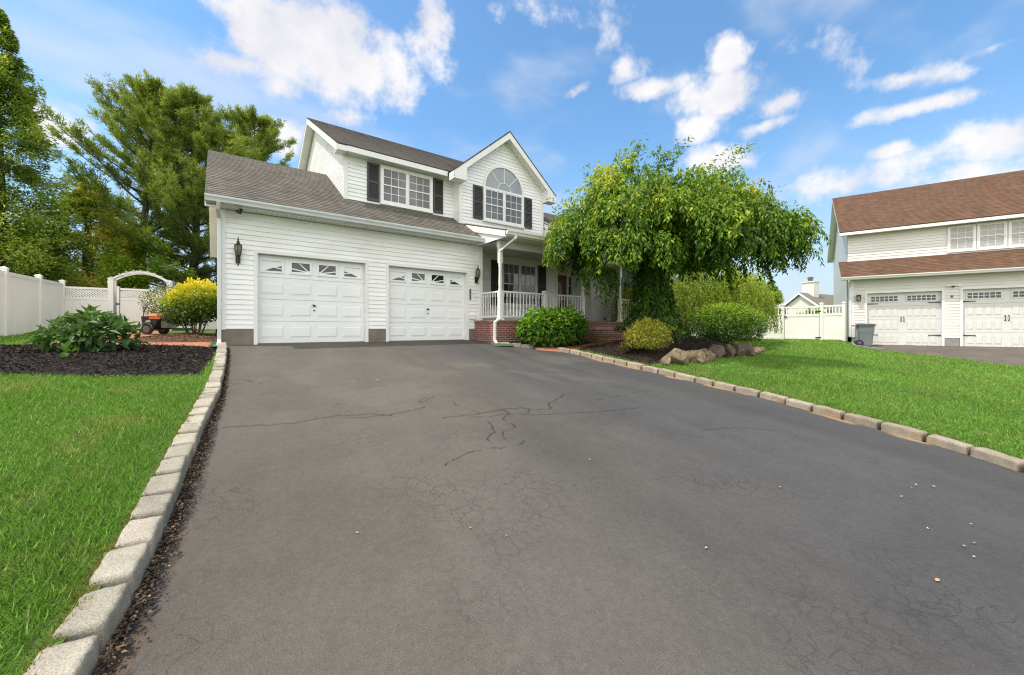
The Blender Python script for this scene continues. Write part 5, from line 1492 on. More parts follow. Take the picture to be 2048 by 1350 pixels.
    for a, b, z, L in strands:
        for j in range(3):
            n = int(L*30); tt = np.sort(rg.random(n))
            q = W3(a+rg.normal(0, .07), b+rg.normal(0, .07), z)[None]+np.stack([.05*np.sin(tt*5+a), .05*np.cos(tt*4), -tt*L*rg.uniform(.8, 1.05)], -1)
            D = unit(rg.normal(0, .55, (n, 3))+np.array([0, 0, -.9]))
            cr.add(q, D, rdir(rg, n)+np.array([0, 0, .2]), rg.uniform(.08, .12, n), rg.uniform(.03, .045, n), palette(rg.normal(.33, .2, n), pal))
    # dark leafy column round the stem with a spreading skirt
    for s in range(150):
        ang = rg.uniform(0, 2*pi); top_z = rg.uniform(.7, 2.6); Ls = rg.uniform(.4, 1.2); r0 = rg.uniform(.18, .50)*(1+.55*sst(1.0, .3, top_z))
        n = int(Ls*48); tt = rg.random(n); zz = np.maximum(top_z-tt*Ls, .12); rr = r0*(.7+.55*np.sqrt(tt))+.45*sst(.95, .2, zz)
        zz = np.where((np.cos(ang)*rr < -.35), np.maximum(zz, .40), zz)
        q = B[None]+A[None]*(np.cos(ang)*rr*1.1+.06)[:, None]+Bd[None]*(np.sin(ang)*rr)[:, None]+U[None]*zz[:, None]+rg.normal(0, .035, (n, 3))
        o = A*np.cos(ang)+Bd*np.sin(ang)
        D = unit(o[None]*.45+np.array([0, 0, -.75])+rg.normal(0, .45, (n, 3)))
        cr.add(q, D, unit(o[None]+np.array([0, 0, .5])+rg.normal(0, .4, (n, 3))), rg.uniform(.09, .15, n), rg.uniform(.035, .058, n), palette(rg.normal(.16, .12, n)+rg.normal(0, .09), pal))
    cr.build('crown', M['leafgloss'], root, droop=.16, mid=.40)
    # trunk and limbs
    mb = MB(smooth=True)
    def loc(a, b, z): v = W3(a, b, z); return (v[0]-TB[0], v[1]-TB[1], v[2]-zb)
    mb.tube([loc(0, 0, zb-.2), loc(.02, 0, .35), loc(-.04, .02, 1.1), loc(.03, 0, 1.9), loc(.0, 0, 2.6)], [.22, .16, .145, .15, .13], 12)
    for a, b, z in ((-1.5, -.2, 2.9), (-2.1, .1, 2.9), (-.6, -.5, 4.3), (.6, -.8, 3.9), (1.4, .2, 3.9), (2.6, -.3, 3.2), (3.7, -.4, 2.95), (-.9, -1.1, 3.0), (.3, -1.4, 3.1), (.5, .6, 4.4), (-1.2, .9, 3.6)):
        z0 = random.uniform(1.7, 2.5); m_ = .5
        mb.tube([loc(0, 0, z0), loc(a*.35, b*.35, z0+(z-z0)*.62), loc(a*.7, b*.7, z+.12), loc(a, b, z)], [.085, .06, .04, .015], 8)
    mb.build('trunk', M['bark'], root)
weeping_tree()

# ---- second weeping tree, farther right
def willow():
    bx_, by_ = 17.3, 8.6
    zb = GS(bx_, by_)
    root = empty('weeping_tree', (bx_, by_, zb), 0, 'pale yellow green weeping tree hanging over the white fence behind the rock bed', 'tree')
    rg = np.random.default_rng(5); cr = Crown()
    pal = [(0, (.085,.145,.017)), (.5, (.26,.35,.034)), (1, (.52,.54,.06))]
    for (dx, dy, zc, ra, rz, n) in ((0, 0, 2.3, 1.7, 1.25, 480), (-1.6, .9, 2.2, 1.6, 1.1, 330), (1.1, -.5, 1.9, 1.05, 1.0, 230), (-3.0, .8, 1.9, 1.5, .9, 230)):
        d = rdir(rg, n*2); d = d[d[:, 2] > -.1][:n]; n = len(d)
        p = np.array([bx_+dx, by_+dy, zb+zc])+d*np.array([ra, ra, rz])*rg.uniform(.6, 1.05, n)[:, None]
        dr = unit(d*np.array([1, 1, .4])+rg.normal(0, .2, (n, 3))); ln2 = rg.uniform(.7, 2.4, n)
        warm = v3noise(p, .7, 3)
        for k in range(36):
            al = (k*.07 < ln2) & (p[:, 2] > zb+.55)
            if not al.any(): break
            q = p[al]; m = len(q)
            for _ in range(2):
                D = unit(dr[al]*.4+rg.normal(0, .5, (m, 3))+np.array([0, 0, -.6]))
                cr.add(q+rg.normal(0, .02, (m, 3)), D, rdir(rg, m)+np.array([0, 0, .6]), rg.uniform(.07, .12, m), rg.uniform(.03, .045, m), palette(.42+(warm[al]-.5)*1.3+rg.normal(0, .16, m)+.12*(q[:, 2]-zb-2)/2, pal))
            dr = unit(dr+np.array([0, 0, -.22])+rg.normal(0, .08, dr.shape)); p = p+dr*.07
    cr.build('crown', M['leaf'], root)
    mb = MB(smooth=True); mb.tube([(0, 0, -.1), (.05, 0, .9), (0, .05, 1.7), (.1, 0, 2.6)], [.14, .11, .10, .06], 10)
    for dx, dy, z in ((-1.2, .5, 2.7), (1.0, -.3, 2.5), (-2.4, .7, 2.3), (.3, .9, 2.9)): mb.tube([(0, .05, 1.7), (dx*.5, dy*.5, z), (dx, dy, z+.1)], [.06, .04, .015], 6)
    mb.build('trunk', M['bark'], root)
willow()

# ---- shrubs
def shrub(loc, label, lobes, L, W, pal, n, tfun, cat='shrub', name='shrub', mat='leaf', stems=9, stem_h=.5, up=.5, down=.15, spread=.6, seed=1, stem_r=.012, shell=(.55, 1.0), droop=.15, lump=.5, mid=.45):
    zb = loc[2]; root = empty(name, loc, 0, label, cat); rg = np.random.default_rng(seed); cr = Crown()
    tot = sum(l[3]*l[5]+l[4]*l[5]+l[3]*l[4] for l in lobes)
    for (dx, dy, zc, rx, ry_, rz__) in lobes:
        m = int(n*(rx*rz__+ry_*rz__+rx*ry_)/tot)
        d = rdir(rg, m); f = rg.uniform(shell[0], shell[1], m)**.7*(1-lump/2+lump*1.1*v3noise(d*1.6+np.array([dx+seed, dy, zc]), 1.6, seed))
        q = np.array([loc[0]+dx, loc[1]+dy, zb+zc])+d*np.array([rx, ry_, rz__])*f[:, None]
        k = q[:, 2] > zb+.03; q, d, f = q[k], d[k], f[k]; m = len(q)
        o = unit(d/np.array([rx, ry_, rz__]))
        D = unit(o*spread+rg.normal(0, .55, (m, 3))+np.array([0, 0, -down]))
        N = unit(o*.45+np.array([0, 0, up])+rg.normal(0, .35, (m, 3)))
        h = (q[:, 2]-zb)/max(zc+rz__, .1)
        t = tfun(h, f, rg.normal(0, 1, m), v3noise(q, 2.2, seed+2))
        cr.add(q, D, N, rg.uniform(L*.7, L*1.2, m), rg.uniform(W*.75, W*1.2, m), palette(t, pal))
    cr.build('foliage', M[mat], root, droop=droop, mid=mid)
    mb = MB()
    for i in range(stems):
        a = 2*pi*i/stems+rg.uniform(-.3, .3); lb = lobes[i % len(lobes)]; s = rg.uniform(.25, .75)
        e = (lb[0]+lb[3]*s*cos(a), lb[1]+lb[4]*s*sin(a), lb[2]+lb[5]*.3)
        b0 = (e[0]*.25, e[1]*.25, -.05)
        mb.tube([b0, ((b0[0]+e[0])*.5, (b0[1]+e[1])*.5, e[2]*.45), e], [stem_r, stem_r*.8, stem_r*.4], 6)
    mb.build('stem', M['stick'], root)
    return root
# large leaved dark shrub in the left bed
g = lambda x, y, k='': GS(x, y)
shrub((-1.70, 9.45, g(-1.7, 9.45)+.06), 'dark green shrub with large pointed leaves in the mulch bed left of the driveway', [(0, 0, .30, .50, .48, .34), (-.2, .1, .28, .42, .4, .26), (.22, -.1, .26, .42, .4, .26), (.03, .1, .44, .30, .3, .26)], .17, .072,
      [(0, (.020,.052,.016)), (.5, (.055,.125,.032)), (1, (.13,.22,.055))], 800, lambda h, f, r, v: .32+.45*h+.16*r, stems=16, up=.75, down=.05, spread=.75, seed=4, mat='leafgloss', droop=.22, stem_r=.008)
# seedling
shrub((-1.75, 8.55, g(-1.75, 8.55)+.06), 'tiny bright green seedling on the mulch in front of the dark green shrub', [(0, 0, .09, .14, .14, .09)], .12, .06, [(0, (.05,.13,.02)), (1, (.12,.24,.03))], 16, lambda h, f, r, v: .5+.2*r, cat='seedling', name='seedling', stems=3, up=.9, seed=9, mat='leafgloss')
# yellow bush by the garage corner
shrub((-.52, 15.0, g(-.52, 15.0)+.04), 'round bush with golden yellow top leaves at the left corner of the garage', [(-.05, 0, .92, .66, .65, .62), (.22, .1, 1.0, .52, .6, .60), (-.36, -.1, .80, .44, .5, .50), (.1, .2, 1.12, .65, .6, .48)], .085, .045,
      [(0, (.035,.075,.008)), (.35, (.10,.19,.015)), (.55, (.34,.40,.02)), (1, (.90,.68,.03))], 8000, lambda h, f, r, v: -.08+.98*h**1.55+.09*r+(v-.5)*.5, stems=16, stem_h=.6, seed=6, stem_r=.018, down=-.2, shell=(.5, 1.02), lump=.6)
shrub((-1.45, 18.2, g(-1.45, 18.2)+.04), 'variegated cream and green bush behind the lawn sweeper', [(0, 0, 1.0, .62, .6, .60)], .07, .035, [(0, (.03,.07,.012)), (.5, (.16,.2,.05)), (1, (.55,.45,.14))], 2200, lambda h, f, r, v: .45+.3*r, stems=7, seed=16)
# hydrangea by the porch
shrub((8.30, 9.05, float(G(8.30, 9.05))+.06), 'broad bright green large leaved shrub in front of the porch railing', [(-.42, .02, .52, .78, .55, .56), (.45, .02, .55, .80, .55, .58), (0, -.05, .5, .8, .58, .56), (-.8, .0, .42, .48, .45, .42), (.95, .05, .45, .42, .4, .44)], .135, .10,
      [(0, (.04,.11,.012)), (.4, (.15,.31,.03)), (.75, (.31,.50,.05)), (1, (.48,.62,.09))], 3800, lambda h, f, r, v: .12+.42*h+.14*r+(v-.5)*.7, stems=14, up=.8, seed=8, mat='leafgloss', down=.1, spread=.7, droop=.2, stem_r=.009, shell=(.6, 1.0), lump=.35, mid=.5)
# spirea in the tree bed
shrub((8.62, 5.95, g(8.62, 5.95)+.26), 'small rounded yellow green and orange tinted shrub in the tree bed beside the kerb', [(0, 0, .30, .58, .55, .36), (.25, .05, .28, .42, .4, .30), (-.25, 0, .26, .40, .4, .28), (-.02, .05, .48, .34, .34, .26)], .07, .026,
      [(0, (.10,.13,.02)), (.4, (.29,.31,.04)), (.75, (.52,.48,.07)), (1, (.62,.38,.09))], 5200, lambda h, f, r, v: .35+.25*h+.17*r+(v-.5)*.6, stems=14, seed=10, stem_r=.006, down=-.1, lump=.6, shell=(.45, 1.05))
# big bush right of the tree
bx_, by_ = 15.3, 7.35
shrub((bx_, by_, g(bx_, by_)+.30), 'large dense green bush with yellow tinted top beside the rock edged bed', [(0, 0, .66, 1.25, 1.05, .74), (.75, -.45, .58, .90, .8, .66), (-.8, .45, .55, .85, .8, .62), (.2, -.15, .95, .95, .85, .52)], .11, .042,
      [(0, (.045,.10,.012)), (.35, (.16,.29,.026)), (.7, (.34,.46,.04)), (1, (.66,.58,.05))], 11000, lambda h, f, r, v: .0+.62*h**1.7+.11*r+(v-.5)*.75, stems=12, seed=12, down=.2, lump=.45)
bx_, by_ = 11.6, 7.6
shrub((bx_, by_, g(bx_, by_)+.32), 'yellow green leafy plant between the weeping tree trunk and the large bush', [(0, 0, .42, .45, .4, .40)], .10, .045, [(0, (.06,.12,.01)), (1, (.33,.36,.03))], 500, lambda h, f, r, v: .4+.4*h+.15*r, cat='plant', name='leafy_plant', stems=6, seed=13)
# little plants beside the steps
shrub((9.75, 8.35, float(G(9.75, 8.35))+.10), 'tiny yellow green plant at the edge of the brick path near the steps', [(0, 0, .18, .16, .16, .18)], .05, .02, [(0, (.09,.14,.02)), (1, (.30,.30,.04))], 240, lambda h, f, r, v: .5+.3*r, cat='plant', name='leafy_plant', stems=5, seed=14, stem_r=.004)
# dry grass tuft
def tuft(loc, label, n, h, pal, name='grass_tuft', seed=2):
    rg = np.random.default_rng(seed); P = np.array(loc)+np.stack([rg.normal(0, .05, n), rg.normal(0, .05, n), np.zeros(n)], -1)
    D = unit(np.stack([rg.normal(0, .55, n), rg.normal(0, .55, n), np.ones(n)], -1))
    o = leaf_object(name, P, D, rdir(rg, n), rg.uniform(h*.6, h*1.2, n), .008, palette(rg.random(n), pal), M['leaf'], droop=.3); tag(o, label, 'grass tuft')
gx_, gy_ = 8.25, 6.35
tuft((gx_, gy_, GS(gx_, gy_)+.17), 'dry straw coloured grass tuft beside the small rounded shrub', 90, .26, [(0, (.30,.16,.06)), (1, (.42,.33,.16))])
# red flower
fx_, fy_ = 11.05, 6.9
fl_ = empty('red_flower', (fx_, fy_, GS(fx_, fy_)+.3), 0, 'single red flower on a thin stem beside the weeping tree trunk', 'flower')
MB().tube([(0, 0, 0), (.02, 0, .16), (.0, .01, .30)], .006, 6).build('stem', M['stick'], fl_)
mb = MB()
for k in range(9):
    a = 2*pi*k/9; c_, s_ = cos(a), sin(a); zz = .30
    mb.poly([(0, .01, zz), (.04*c_-.02*s_, .04*s_+.02*c_, zz+.03), (.085*c_, .085*s_, zz+.035), (.04*c_+.02*s_, .04*s_-.02*c_, zz+.03)])
    mb.poly([(0, .01, zz+.01), (.02*c_-.014*s_, .02*s_+.014*c_, zz+.05), (.04*c_, .04*s_, zz+.08), (.02*c_+.014*s_, .02*s_-.014*c_, zz+.05)])
mb.build('petals', M['flower'], fl_)

# ---- conifers
def evergreen(loc, h, r, label, pal, n, seed, lumps=.45, L=.13, W=.05, shape=1.0, lean=.0, cap=9, name='evergreen_tree', base=.02, per=5, droopy=.25, tone_=.0):
    root = empty(name, loc, 0, label, 'tree'); rg = np.random.default_rng(seed); cr = Crown()
    per_b = 36; nbg = max(20, n*per//(per_b*4))
    hh = np.where(rg.random(nbg) < .84, 1-np.sqrt(rg.random(nbg)), rg.uniform(.66, .99, nbg)); hh = base+hh*(1-base); a = rg.uniform(0, 2*pi, nbg)
    prof = np.minimum((1-hh)**shape, cap)*np.minimum(1, .55+hh*4)
    lump = 1-lumps/2+lumps*1.2*fbm(np.cos(a)*2.2+9+hh*h*.35, np.sin(a)*2.2+hh*h*.55, 1.4, 3, seed)
    R0 = r*prof*lump*rg.uniform(.72, 1.10, nbg)+.06
    tb = rg.normal(0, .17, nbg)+(fbm(np.cos(a)*1.5+3, hh*h*.4+np.sin(a), 1.0, 3, seed+3)-.5)*1.1
    droop_b = rg.uniform(-.25, .55, nbg)*droopy*2
    for k in range(4):
        m = nbg*per_b; ii = np.repeat(np.arange(nbg), per_b)
        u = rg.random(m)**.62                     # 0 near the stem, 1 at the tip of the bough
        rr = R0[ii]*(.45+.55*u)
        sp = (.10+.30*np.sin(u*pi*.8))*np.minimum(R0[ii], 1.3)*.42
        aa = a[ii]+rg.normal(0, 1, m)*sp/np.maximum(rr, .25)
        zz = hh[ii]*h+(.30*u-droop_b[ii]*u**2)*np.minimum(R0[ii], 1.5)*.55+rg.normal(0, .06+.05*R0[ii], m)
        q = np.array(loc)+np.stack([np.cos(aa)*rr, np.sin(aa)*rr, np.maximum(zz, .05)], -1)
        o = np.stack([np.cos(aa), np.sin(aa), np.zeros(m)], -1)
        D = unit(o*.8+rg.normal(0, .42, (m, 3))+np.array([0, 0, .05])-np.stack([u*0, u*0, droop_b[ii]*u*.9], -1))
        N = unit(rg.normal(0, .45, (m, 3))+o*.3+np.array([0, 0, .7]))
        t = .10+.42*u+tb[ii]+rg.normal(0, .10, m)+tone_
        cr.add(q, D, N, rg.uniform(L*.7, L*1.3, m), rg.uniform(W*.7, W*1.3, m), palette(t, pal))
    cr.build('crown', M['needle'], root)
    MB(smooth=True).tube([(0, 0, -.2), (0, 0, h*.5), (0, 0, h*.93)], [r*.12+.05, r*.07+.03, .02], 8).build('trunk', M['bark'], root)
    return root
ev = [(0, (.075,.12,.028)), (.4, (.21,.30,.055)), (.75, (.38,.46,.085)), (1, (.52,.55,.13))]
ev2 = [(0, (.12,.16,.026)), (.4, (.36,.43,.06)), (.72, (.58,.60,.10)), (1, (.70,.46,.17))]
evb = [(0, (.14,.24,.03)), (.45, (.38,.56,.06)), (1, (.62,.72,.10))]
gp = lambda x, y: (x, y, GS(x, y))
evergreen(gp(-6.5, 22.9), 11.7, 2.45, 'tall dark green evergreen rising above the left end of the fence', ev, 15000, 31, shape=.80, cap=.74, L=.135, W=.05, lumps=.75)
evergreen(gp(-4.55, 25.0), 6.6, 2.1, 'shorter yellowish evergreen with rusty patches behind the white fence corner', ev2, 6000, 33, shape=.75, L=.14, W=.06, lumps=.7)
evergreen(gp(-2.9, 25.8), 4.9, 2.5, 'spreading light green evergreen behind the lattice fence panel', evb, 4200, 34, shape=.62, L=.14, W=.06, lumps=.8)
evergreen(gp(-6.4, 24.6), 4.2, 2.0, 'bright green leafy hedge tree just behind the tall fence posts', evb, 4200, 35, shape=.45, L=.12, W=.07, lumps=.7, name='hedge_tree')
evergreen(gp(-.2, 29.0), 3.0, 2.6, 'low dark evergreen behind the garden gate arch', ev, 4200, 36, shape=.4, L=.15, W=.06)
evergreen(gp(2.5, 32.0), 3.2, 3.0, 'low dark evergreen behind the fence beside the garage', ev, 3000, 37, shape=.4, L=.18, W=.07)

def pine(loc, h, label, seed, crown_from=.3, spread=4.2, nb=46, lean=(0, 0), pal=None, tufts=11, trunk_r=.26, skip=None, forks=()):
    root = empty('pine_tree', loc, 0, label, 'tree'); rg = np.random.default_rng(seed); cr = Crown(); mb = MB(smooth=True)
    top = np.array([lean[0], lean[1], h])
    tp = lambda t: np.array([lean[0]*t**1.5+.12*sin(t*7+seed), lean[1]*t**1.5+.10*cos(t*6+seed), h*t])
    mb.tube([tp(t) for t in np.linspace(0, .97, 12)], [trunk_r*(1-t*.9) for t in np.linspace(0, 1, 12)], 9)
    TP = []; TD = []
    for i in range(nb):
        t = crown_from+(1-crown_from)*((i+rg.random())/nb)**.9
        a = i*2.4+rg.uniform(-.5, .5)
        rel_ = (t-crown_from)/(1-crown_from)
        L = spread*(1-rel_**1.7)*(.55+.6*rg.random())*np.minimum(1, .6+rel_*2)+.5
        p0 = tp(min(t, .97)); d = np.array([cos(a), sin(a), .10+.55*rel_]); d /= np.linalg.norm(d)
        pts = [p0]; p = p0.copy(); nseg = 7
        for k in range(nseg):
            d = d+np.array([0, 0, .07])+rg.normal(0, .07, 3); d /= np.linalg.norm(d); p = p+d*L/nseg; pts.append(p.copy())
        mb.tube(pts, [max(.012, .07*(1-rel_*.6)*(1-k/(nseg+.5))) for k in range(nseg+1)], 5, caps=False)
        for k in range(2, nseg+1):
            # side twigs carrying the needle tufts
            for _ in range(4 if k < nseg else 5):
                s = unit(np.cross(d, [0, 0, 1])[None])[0]*rg.choice([-1, 1])
                e = unit((d*.9+s*rg.uniform(.1, .9)+np.array([0, 0, rg.uniform(.1, .6)]))[None])[0]
                tl = rg.uniform(.25, .75)*(1.1-.4*rel_)
                q0 = pts[k-1]+(pts[k]-pts[k-1])*rg.random()
                for u in np.linspace(.35, 1, 4): TP.append(q0+e*tl*u+rg.normal(0, .05, 3)); TD.append(e)
    TP = np.array(TP); TD = np.array(TD); n = len(TP); W_ = TP+np.array(loc)
    tone2 = v3noise(W_, .45, seed)
    pal = pal or [(0, (.07,.11,.026)), (.4, (.21,.275,.055)), (.75, (.37,.42,.09)), (1, (.50,.52,.14))]
    for k in range(tufts):
        D = unit(TD*.75+rg.normal(0, .62, (n, 3))+np.array([0, 0, .15]))
        t = .40+(tone2-.5)*1.4+rg.normal(0, .13, n)
        cr.add(W_+rg.normal(0, .04, (n, 3)), D, rdir(rg, n), rg.uniform(.15, .26, n), rg.uniform(.022, .036, n), palette(t, pal))
    cr.build('crown', M['needle'], root, fold=.02, droop=.05, mid=.5)
    for f in forks: mb.tube(f[0], f[1], 8)
    mb.build('trunk', M['barkg'], root)
    return root
pine(gp(-3.2, 27.0), 11.9, 'tall pine with upswept branches, left one of the group behind the gate', 41, .22, 4.6, 74, lean=(.6, 0), forks=[([(-.2, 0, .3), (-.6, .2, 3.2), (-1.2, .3, 5.0), (-1.4, .3, 7.0)], [.2, .17, .15, .12])])
pine(gp(-1.0, 26.5), 11.7, 'tall pine with dark straight trunk standing behind the gate post', 42, .14, 4.5, 80)
pine(gp(1.6, 30.0), 13.2, 'tall pine rising behind the garage roof ridge', 43, .3, 4.8, 66, lean=(.4, 0))
pine(gp(.15, 25.0), 9.6, 'dark pine trunk close to the left edge of the garage', 44, .24, 2.6, 26, trunk_r=.2)
pine(gp(6.4, 31.0), 12.2, 'pine top showing left of the upper gable', 45, .35, 3.6, 46)
# distant trees beyond the right fence
far = [(40, 15.5, 5.0, 2.6, 'dark conifer beyond the fence left of the white chimney'), (36, 16.5, 5.4, 2.6, 'pale branched conifer beyond the fence next to the weeping tree'), (43.5, 19, 5.8, 3.0, 'rounded dark tree behind the distant white chimney'), (33, 18.5, 4.6, 2.4, 'low conifer showing just above the picket fence')]
for i, (x, y, h, r, lab) in enumerate(far):
    evergreen((x, y, -.3), h, r, lab, ev if i != 1 else [(0, (.03,.05,.015)), (.5, (.09,.12,.035)), (1, (.16,.19,.07))], 2200, 60+i, shape=.6 if i != 2 else .35, L=.3, W=.12, lumps=.7)
evergreen((26.5, 10.2, -.2), 1.75, .9, 'yellow green bush seen through the pickets of the right fence', evb, 900, 71, shape=.4, L=.14, W=.07, name='shrub'); 
evergreen((25.5, 7.6, -.2), 1.6, .9, 'green bush seen through the pickets beside the brown roofed house', evb, 900, 72, shape=.4, L=.14, W=.07, name='shrub')
evergreen((22.5, 12.8, -.2), 1.6, 1.6, 'dark green shrub behind the open pickets of the fence', ev, 1500, 73, shape=.35, L=.14, W=.07, name='shrub')
evergreen((26, 24, -.2), 4.5, 4.0, 'broad dark tree beyond the right wing of the house', ev, 3000, 74, shape=.4, L=.25, W=.12, name='broadleaf_tree')

# utility wires between poles out of view
for i, (z0, lab) in enumerate(((8.55, 'topmost thin black utility wire crossing the gap between the evergreens'), (7.65, 'middle thin black utility wire crossing the gap between the evergreens'), (6.55, 'lowest thin black utility wire crossing the gap between the evergreens'))):
    mb = MB(); pts = [(-14+22*t, 33+2*t, z0-.5*(t*(1-t))-.3*t) for t in np.linspace(0, 1, 12)]
    mb.tube(pts, .016, 5); tag(mb.build('utility_wire', M['wire']), lab, 'wire', 'utility wires')

# pale scraps on the asphalt
scr = [(1823,978,0),(1868,976,0),(1832,972,0),(1803,996,0),(1855,1060,0),(1943,1052,0),(1949,1090,0),(1928,1096,0),(1948,1118,0),(1560,977,0),(1874,1165,1),(755,762,0),(708,764,0),(753,732,0),(798,710,0),(1012,1076,0),(1180,922,0),(1412,1100,0),(714,1070,0),(940,1060,1),(1130,720,0),(512,700,0)]
rs = random.Random(4)
for x, y, k in scr:
    X_, Y_ = px_ground(x, y); d_ = math.hypot(X_, Y_); s = (.004+.0020*d_)*(1.5 if k else 1)*rs.uniform(.7, 1.3)
    mb = MB(); a = rs.uniform(0, pi); n = 7
    mb.poly([(s*rs.uniform(.6, 1.2)*cos(2*pi*i/n+a), s*.6*rs.uniform(.6, 1.2)*sin(2*pi*i/n+a), .004*rs.random()) for i in range(n)])
    o = mb.build('leaf_scrap', M['scraptan' if k else 'scrap']); o.location = (X_, Y_, float(G(X_, Y_))+.014); o.rotation_euler = (rs.uniform(-.2, .2), rs.uniform(-.2, .2), rs.uniform(0, 3))
    tag(o, 'small tan dry leaf lying on the dark asphalt of the driveway' if k else 'tiny pale petal scrap lying on the asphalt of the driveway', 'leaf scrap' if k else 'petal', 'tan leaves on the driveway' if k else 'pale scraps on the driveway')

# ------------------------------------------------------------------ SKY AND LIGHT
SUN_EL = radians(62); SUN_DIR = Vector((-1.43, .35, 0)).normalized()
sun_rot = math.atan2(SUN_DIR.x, SUN_DIR.y)
sd_ = Vector((SUN_DIR.x*cos(SUN_EL), SUN_DIR.y*cos(SUN_EL), sin(SUN_EL)))
sl = bpy.data.lights.new('sun', 'SUN'); sl.energy = SUN_E if 'SUN_E' in globals() else 3.9; sl.angle = radians(.6); sl.color = (1, .93, .82)
so = bpy.data.objects.new('sun', sl); COL.objects.link(so); so.rotation_euler = sd_.to_track_quat('Z', 'Y').to_euler(); so.location = (-10, 3, 25)

w = bpy.data.worlds.new('World'); scene.world = w; w.use_nodes = True
nt = w.node_tree; bg = nt.nodes['Background']; bg.inputs['Strength'].default_value = .12
sky = nd(nt, 'ShaderNodeTexSky', sky_type='NISHITA', sun_disc=False, sun_elevation=SUN_EL, sun_rotation=sun_rot, altitude=30, air_density=1.0, dust_density=.6, ozone_density=2.2)
dirn = nd(nt, 'ShaderNodeTexCoord').outputs['Generated']
def math_(op, a, b=None, c=None, clamp=False):
    n = nd(nt, 'ShaderNodeMath', operation=op, use_clamp=clamp)
    for i, v in enumerate((a, b, c)):
        if v is None: continue
        if hasattr(v, 'is_linked'): ln(nt, v, n.inputs[i])
        else: n.inputs[i].default_value = v
    return n.outputs[0]
def dot_(v):
    n = nd(nt, 'ShaderNodeVectorMath', operation='DOT_PRODUCT'); ln(nt, dirn, n.inputs[0]); n.inputs[1].default_value = v; return n.outputs['Value']
up_ = dot_((0, 0, 1)); fwd = dot_((FX, FY, 0)); rgt = dot_((RX, RY, 0))
nz = nd(nt, 'ShaderNodeTexNoise'); nz.inputs['Scale'].default_value = 4.2; nz.inputs['Detail'].default_value = 5; nz.inputs['Roughness'].default_value = .58; ln(nt, dirn, nz.inputs['Vector'])
nz2 = nd(nt, 'ShaderNodeTexNoise'); nz2.inputs['Scale'].default_value = 13; nz2.inputs['Detail'].default_value = 5; nz2.inputs['Roughness'].default_value = .62; ln(nt, dirn, nz2.inputs['Vector'])
# cumulus placed by compass direction: (bearing vector, angular size across, size up, tilt, weight)
clouds = [(600,70,230,125,0,1.5),(690,140,190,90,.15,1.4),(480,130,120,45,.1,.85),(560,170,90,45,0,.7),(760,160,90,35,-.1,.7),(860,50,60,100,.15,.62),
          (1440,190,120,60,-.25,1.0),(1455,115,55,50,-.3,.9),(1395,250,80,35,-.25,.85),(1300,178,95,24,-.15,.8),(1560,205,75,32,-.45,.85),(1530,252,60,17,-.35,.7),
          (1245,135,55,35,-.3,.85),(1160,180,65,20,-.5,.75),(1815,155,130,30,-.15,.85),(1840,212,130,22,-.3,.85),(1985,95,60,18,-.5,.7),
          (1990,280,110,55,-.2,.95),(1765,305,50,20,-.2,.7),(1440,325,80,38,0,.85),(100,255,75,55,0,.85),(570,270,90,45,0,.85),(700,235,70,30,0,.5),(1690,365,190,42,-.3,.62),(1950,360,180,60,-.2,.6),(30,60,10,10,0,.0),(1000,30,130,30,0,.35),(1240,60,70,120,0,.30),(1700,120,160,40,.3,.32)]
dens = None
for (x, y, sx, sy, tl, wt) in clouds:
    if wt <= 0: continue
    d = Vector(((x-1024)/796*RX+FX, (x-1024)/796*RY+FY, -(y-657)/796)); k = d.length; d.normalize()
    e1 = Vector((RX, RY, 0)); e1 = (e1-d*e1.dot(d)).normalized(); e2 = d.cross(e1); 
    if e2.z < 0: e2 = -e2
    f1 = e1*cos(tl)-e2*sin(tl); f2 = e1*sin(tl)+e2*cos(tl); f3 = f1.cross(f2)
    R3 = Matrix((f1, f2, f3)).transposed()
    mpn = nd(nt, 'ShaderNodeMapping', vector_type='TEXTURE'); ln(nt, dirn, mpn.inputs['Vector'])
    mpn.inputs['Location'].default_value = d; mpn.inputs['Rotation'].default_value = R3.to_euler()
    mpn.inputs['Scale'].default_value = (sx/(796*1.15)/k, sy/(796*1.15)/k, .5)
    le = nd(nt, 'ShaderNodeVectorMath', operation='LENGTH'); ln(nt, mpn.outputs[0], le.inputs[0])
    m = math_('MULTIPLY_ADD', le.outputs['Value'], -wt, wt)
    dens = m if dens is None else math_('MAXIMUM', dens, m)
nn = math_('ADD', math_('MULTIPLY', math_('SUBTRACT', nz.outputs['Fac'], .5), 2.3), math_('MULTIPLY', math_('SUBTRACT', nz2.outputs['Fac'], .5), 2.1))
cl = math_('ADD', dens, nn)
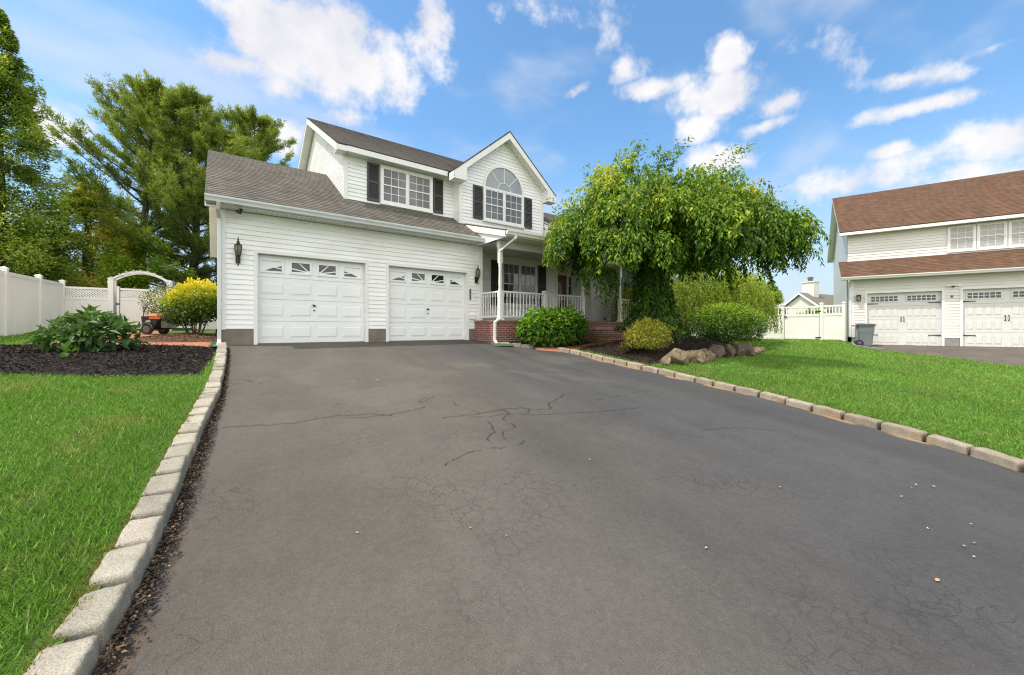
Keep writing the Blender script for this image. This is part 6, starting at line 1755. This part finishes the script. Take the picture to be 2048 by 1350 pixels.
# added bright fill in the unseen sky behind the camera, for the shaded facade
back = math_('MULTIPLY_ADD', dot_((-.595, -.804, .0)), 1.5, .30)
back = math_('MAXIMUM', back, math_('MULTIPLY_ADD', dot_((-.93, .367, .0)), 1.5, -.42))  # another unseen fill lobe, added to the left for the left-facing walls
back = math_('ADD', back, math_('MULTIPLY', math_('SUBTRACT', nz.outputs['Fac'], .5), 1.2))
def mr(v, a, b, c=0, d=1, smooth=True):
    n = nd(nt, 'ShaderNodeMapRange', interpolation_type='SMOOTHSTEP' if smooth else 'LINEAR'); ln(nt, v, n.inputs['Value'])
    for k, val in (('From Min', a), ('From Max', b), ('To Min', c), ('To Max', d)): n.inputs[k].default_value = val
    return n.outputs[0]
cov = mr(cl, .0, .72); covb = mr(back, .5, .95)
# thin cirrus streaks and horizon haze
mp = nd(nt, 'ShaderNodeMapping'); mp.inputs['Scale'].default_value = (1.2, 3.4, 5.0); mp.inputs['Rotation'].default_value = (.3, .5, .6); ln(nt, dirn, mp.inputs[0])
ci = nd(nt, 'ShaderNodeTexNoise'); ci.inputs['Scale'].default_value = 1.7; ci.inputs['Detail'].default_value = 5; ln(nt, mp.outputs[0], ci.inputs['Vector'])
cir = mr(ci.outputs['Fac'], .48, .80, 0, .55)
haze = math_('POWER', mr(up_, -.02, .44, 1, 0, False), 1.7)
skyc = mixc(nt, 1.0, sky.outputs[0], SKY_TINT if 'SKY_TINT' in globals() else (1.5, 1.98, 2.1), 'MULTIPLY')
c = mixc(nt, cir, skyc, (7.2, 7.4, 7.8))
c = mixc(nt, haze, c, (5.3, 5.2, 5.8))
shade = mixc(nt, mr(nz.outputs['Fac'], .35, .62), (6.6, 6.6, 7.3), (8.4, 8.35, 8.5))
c = mixc(nt, cov, c, shade)
zen = math_('ADD', up_, math_('MULTIPLY', math_('SUBTRACT', nz.outputs['Fac'], .5), .35))  # sky overhead, out of view, whitened as added neutral fill
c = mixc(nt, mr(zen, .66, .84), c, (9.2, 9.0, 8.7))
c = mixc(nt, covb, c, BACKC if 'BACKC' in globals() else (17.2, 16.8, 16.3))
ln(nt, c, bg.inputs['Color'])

scene.view_settings.view_transform = 'Standard'; scene.view_settings.look = 'None'
scene.view_settings.exposure = 0; scene.view_settings.gamma = 1
scene.render.engine = 'CYCLES'
cy = scene.cycles; cy.max_bounces = 6; cy.diffuse_bounces = 4; cy.glossy_bounces = 2; cy.transmission_bounces = 4; cy.transparent_max_bounces = 6
cy.caustics_reflective = False; cy.caustics_refractive = False
cy.use_denoising = True; cy.denoiser = 'OPENIMAGEDENOISE'; cy.denoising_input_passes = 'RGB_ALBEDO_NORMAL'; cy.denoising_prefilter = 'NONE'; cy.filter_width = 1.15; cy.use_adaptive_sampling = False
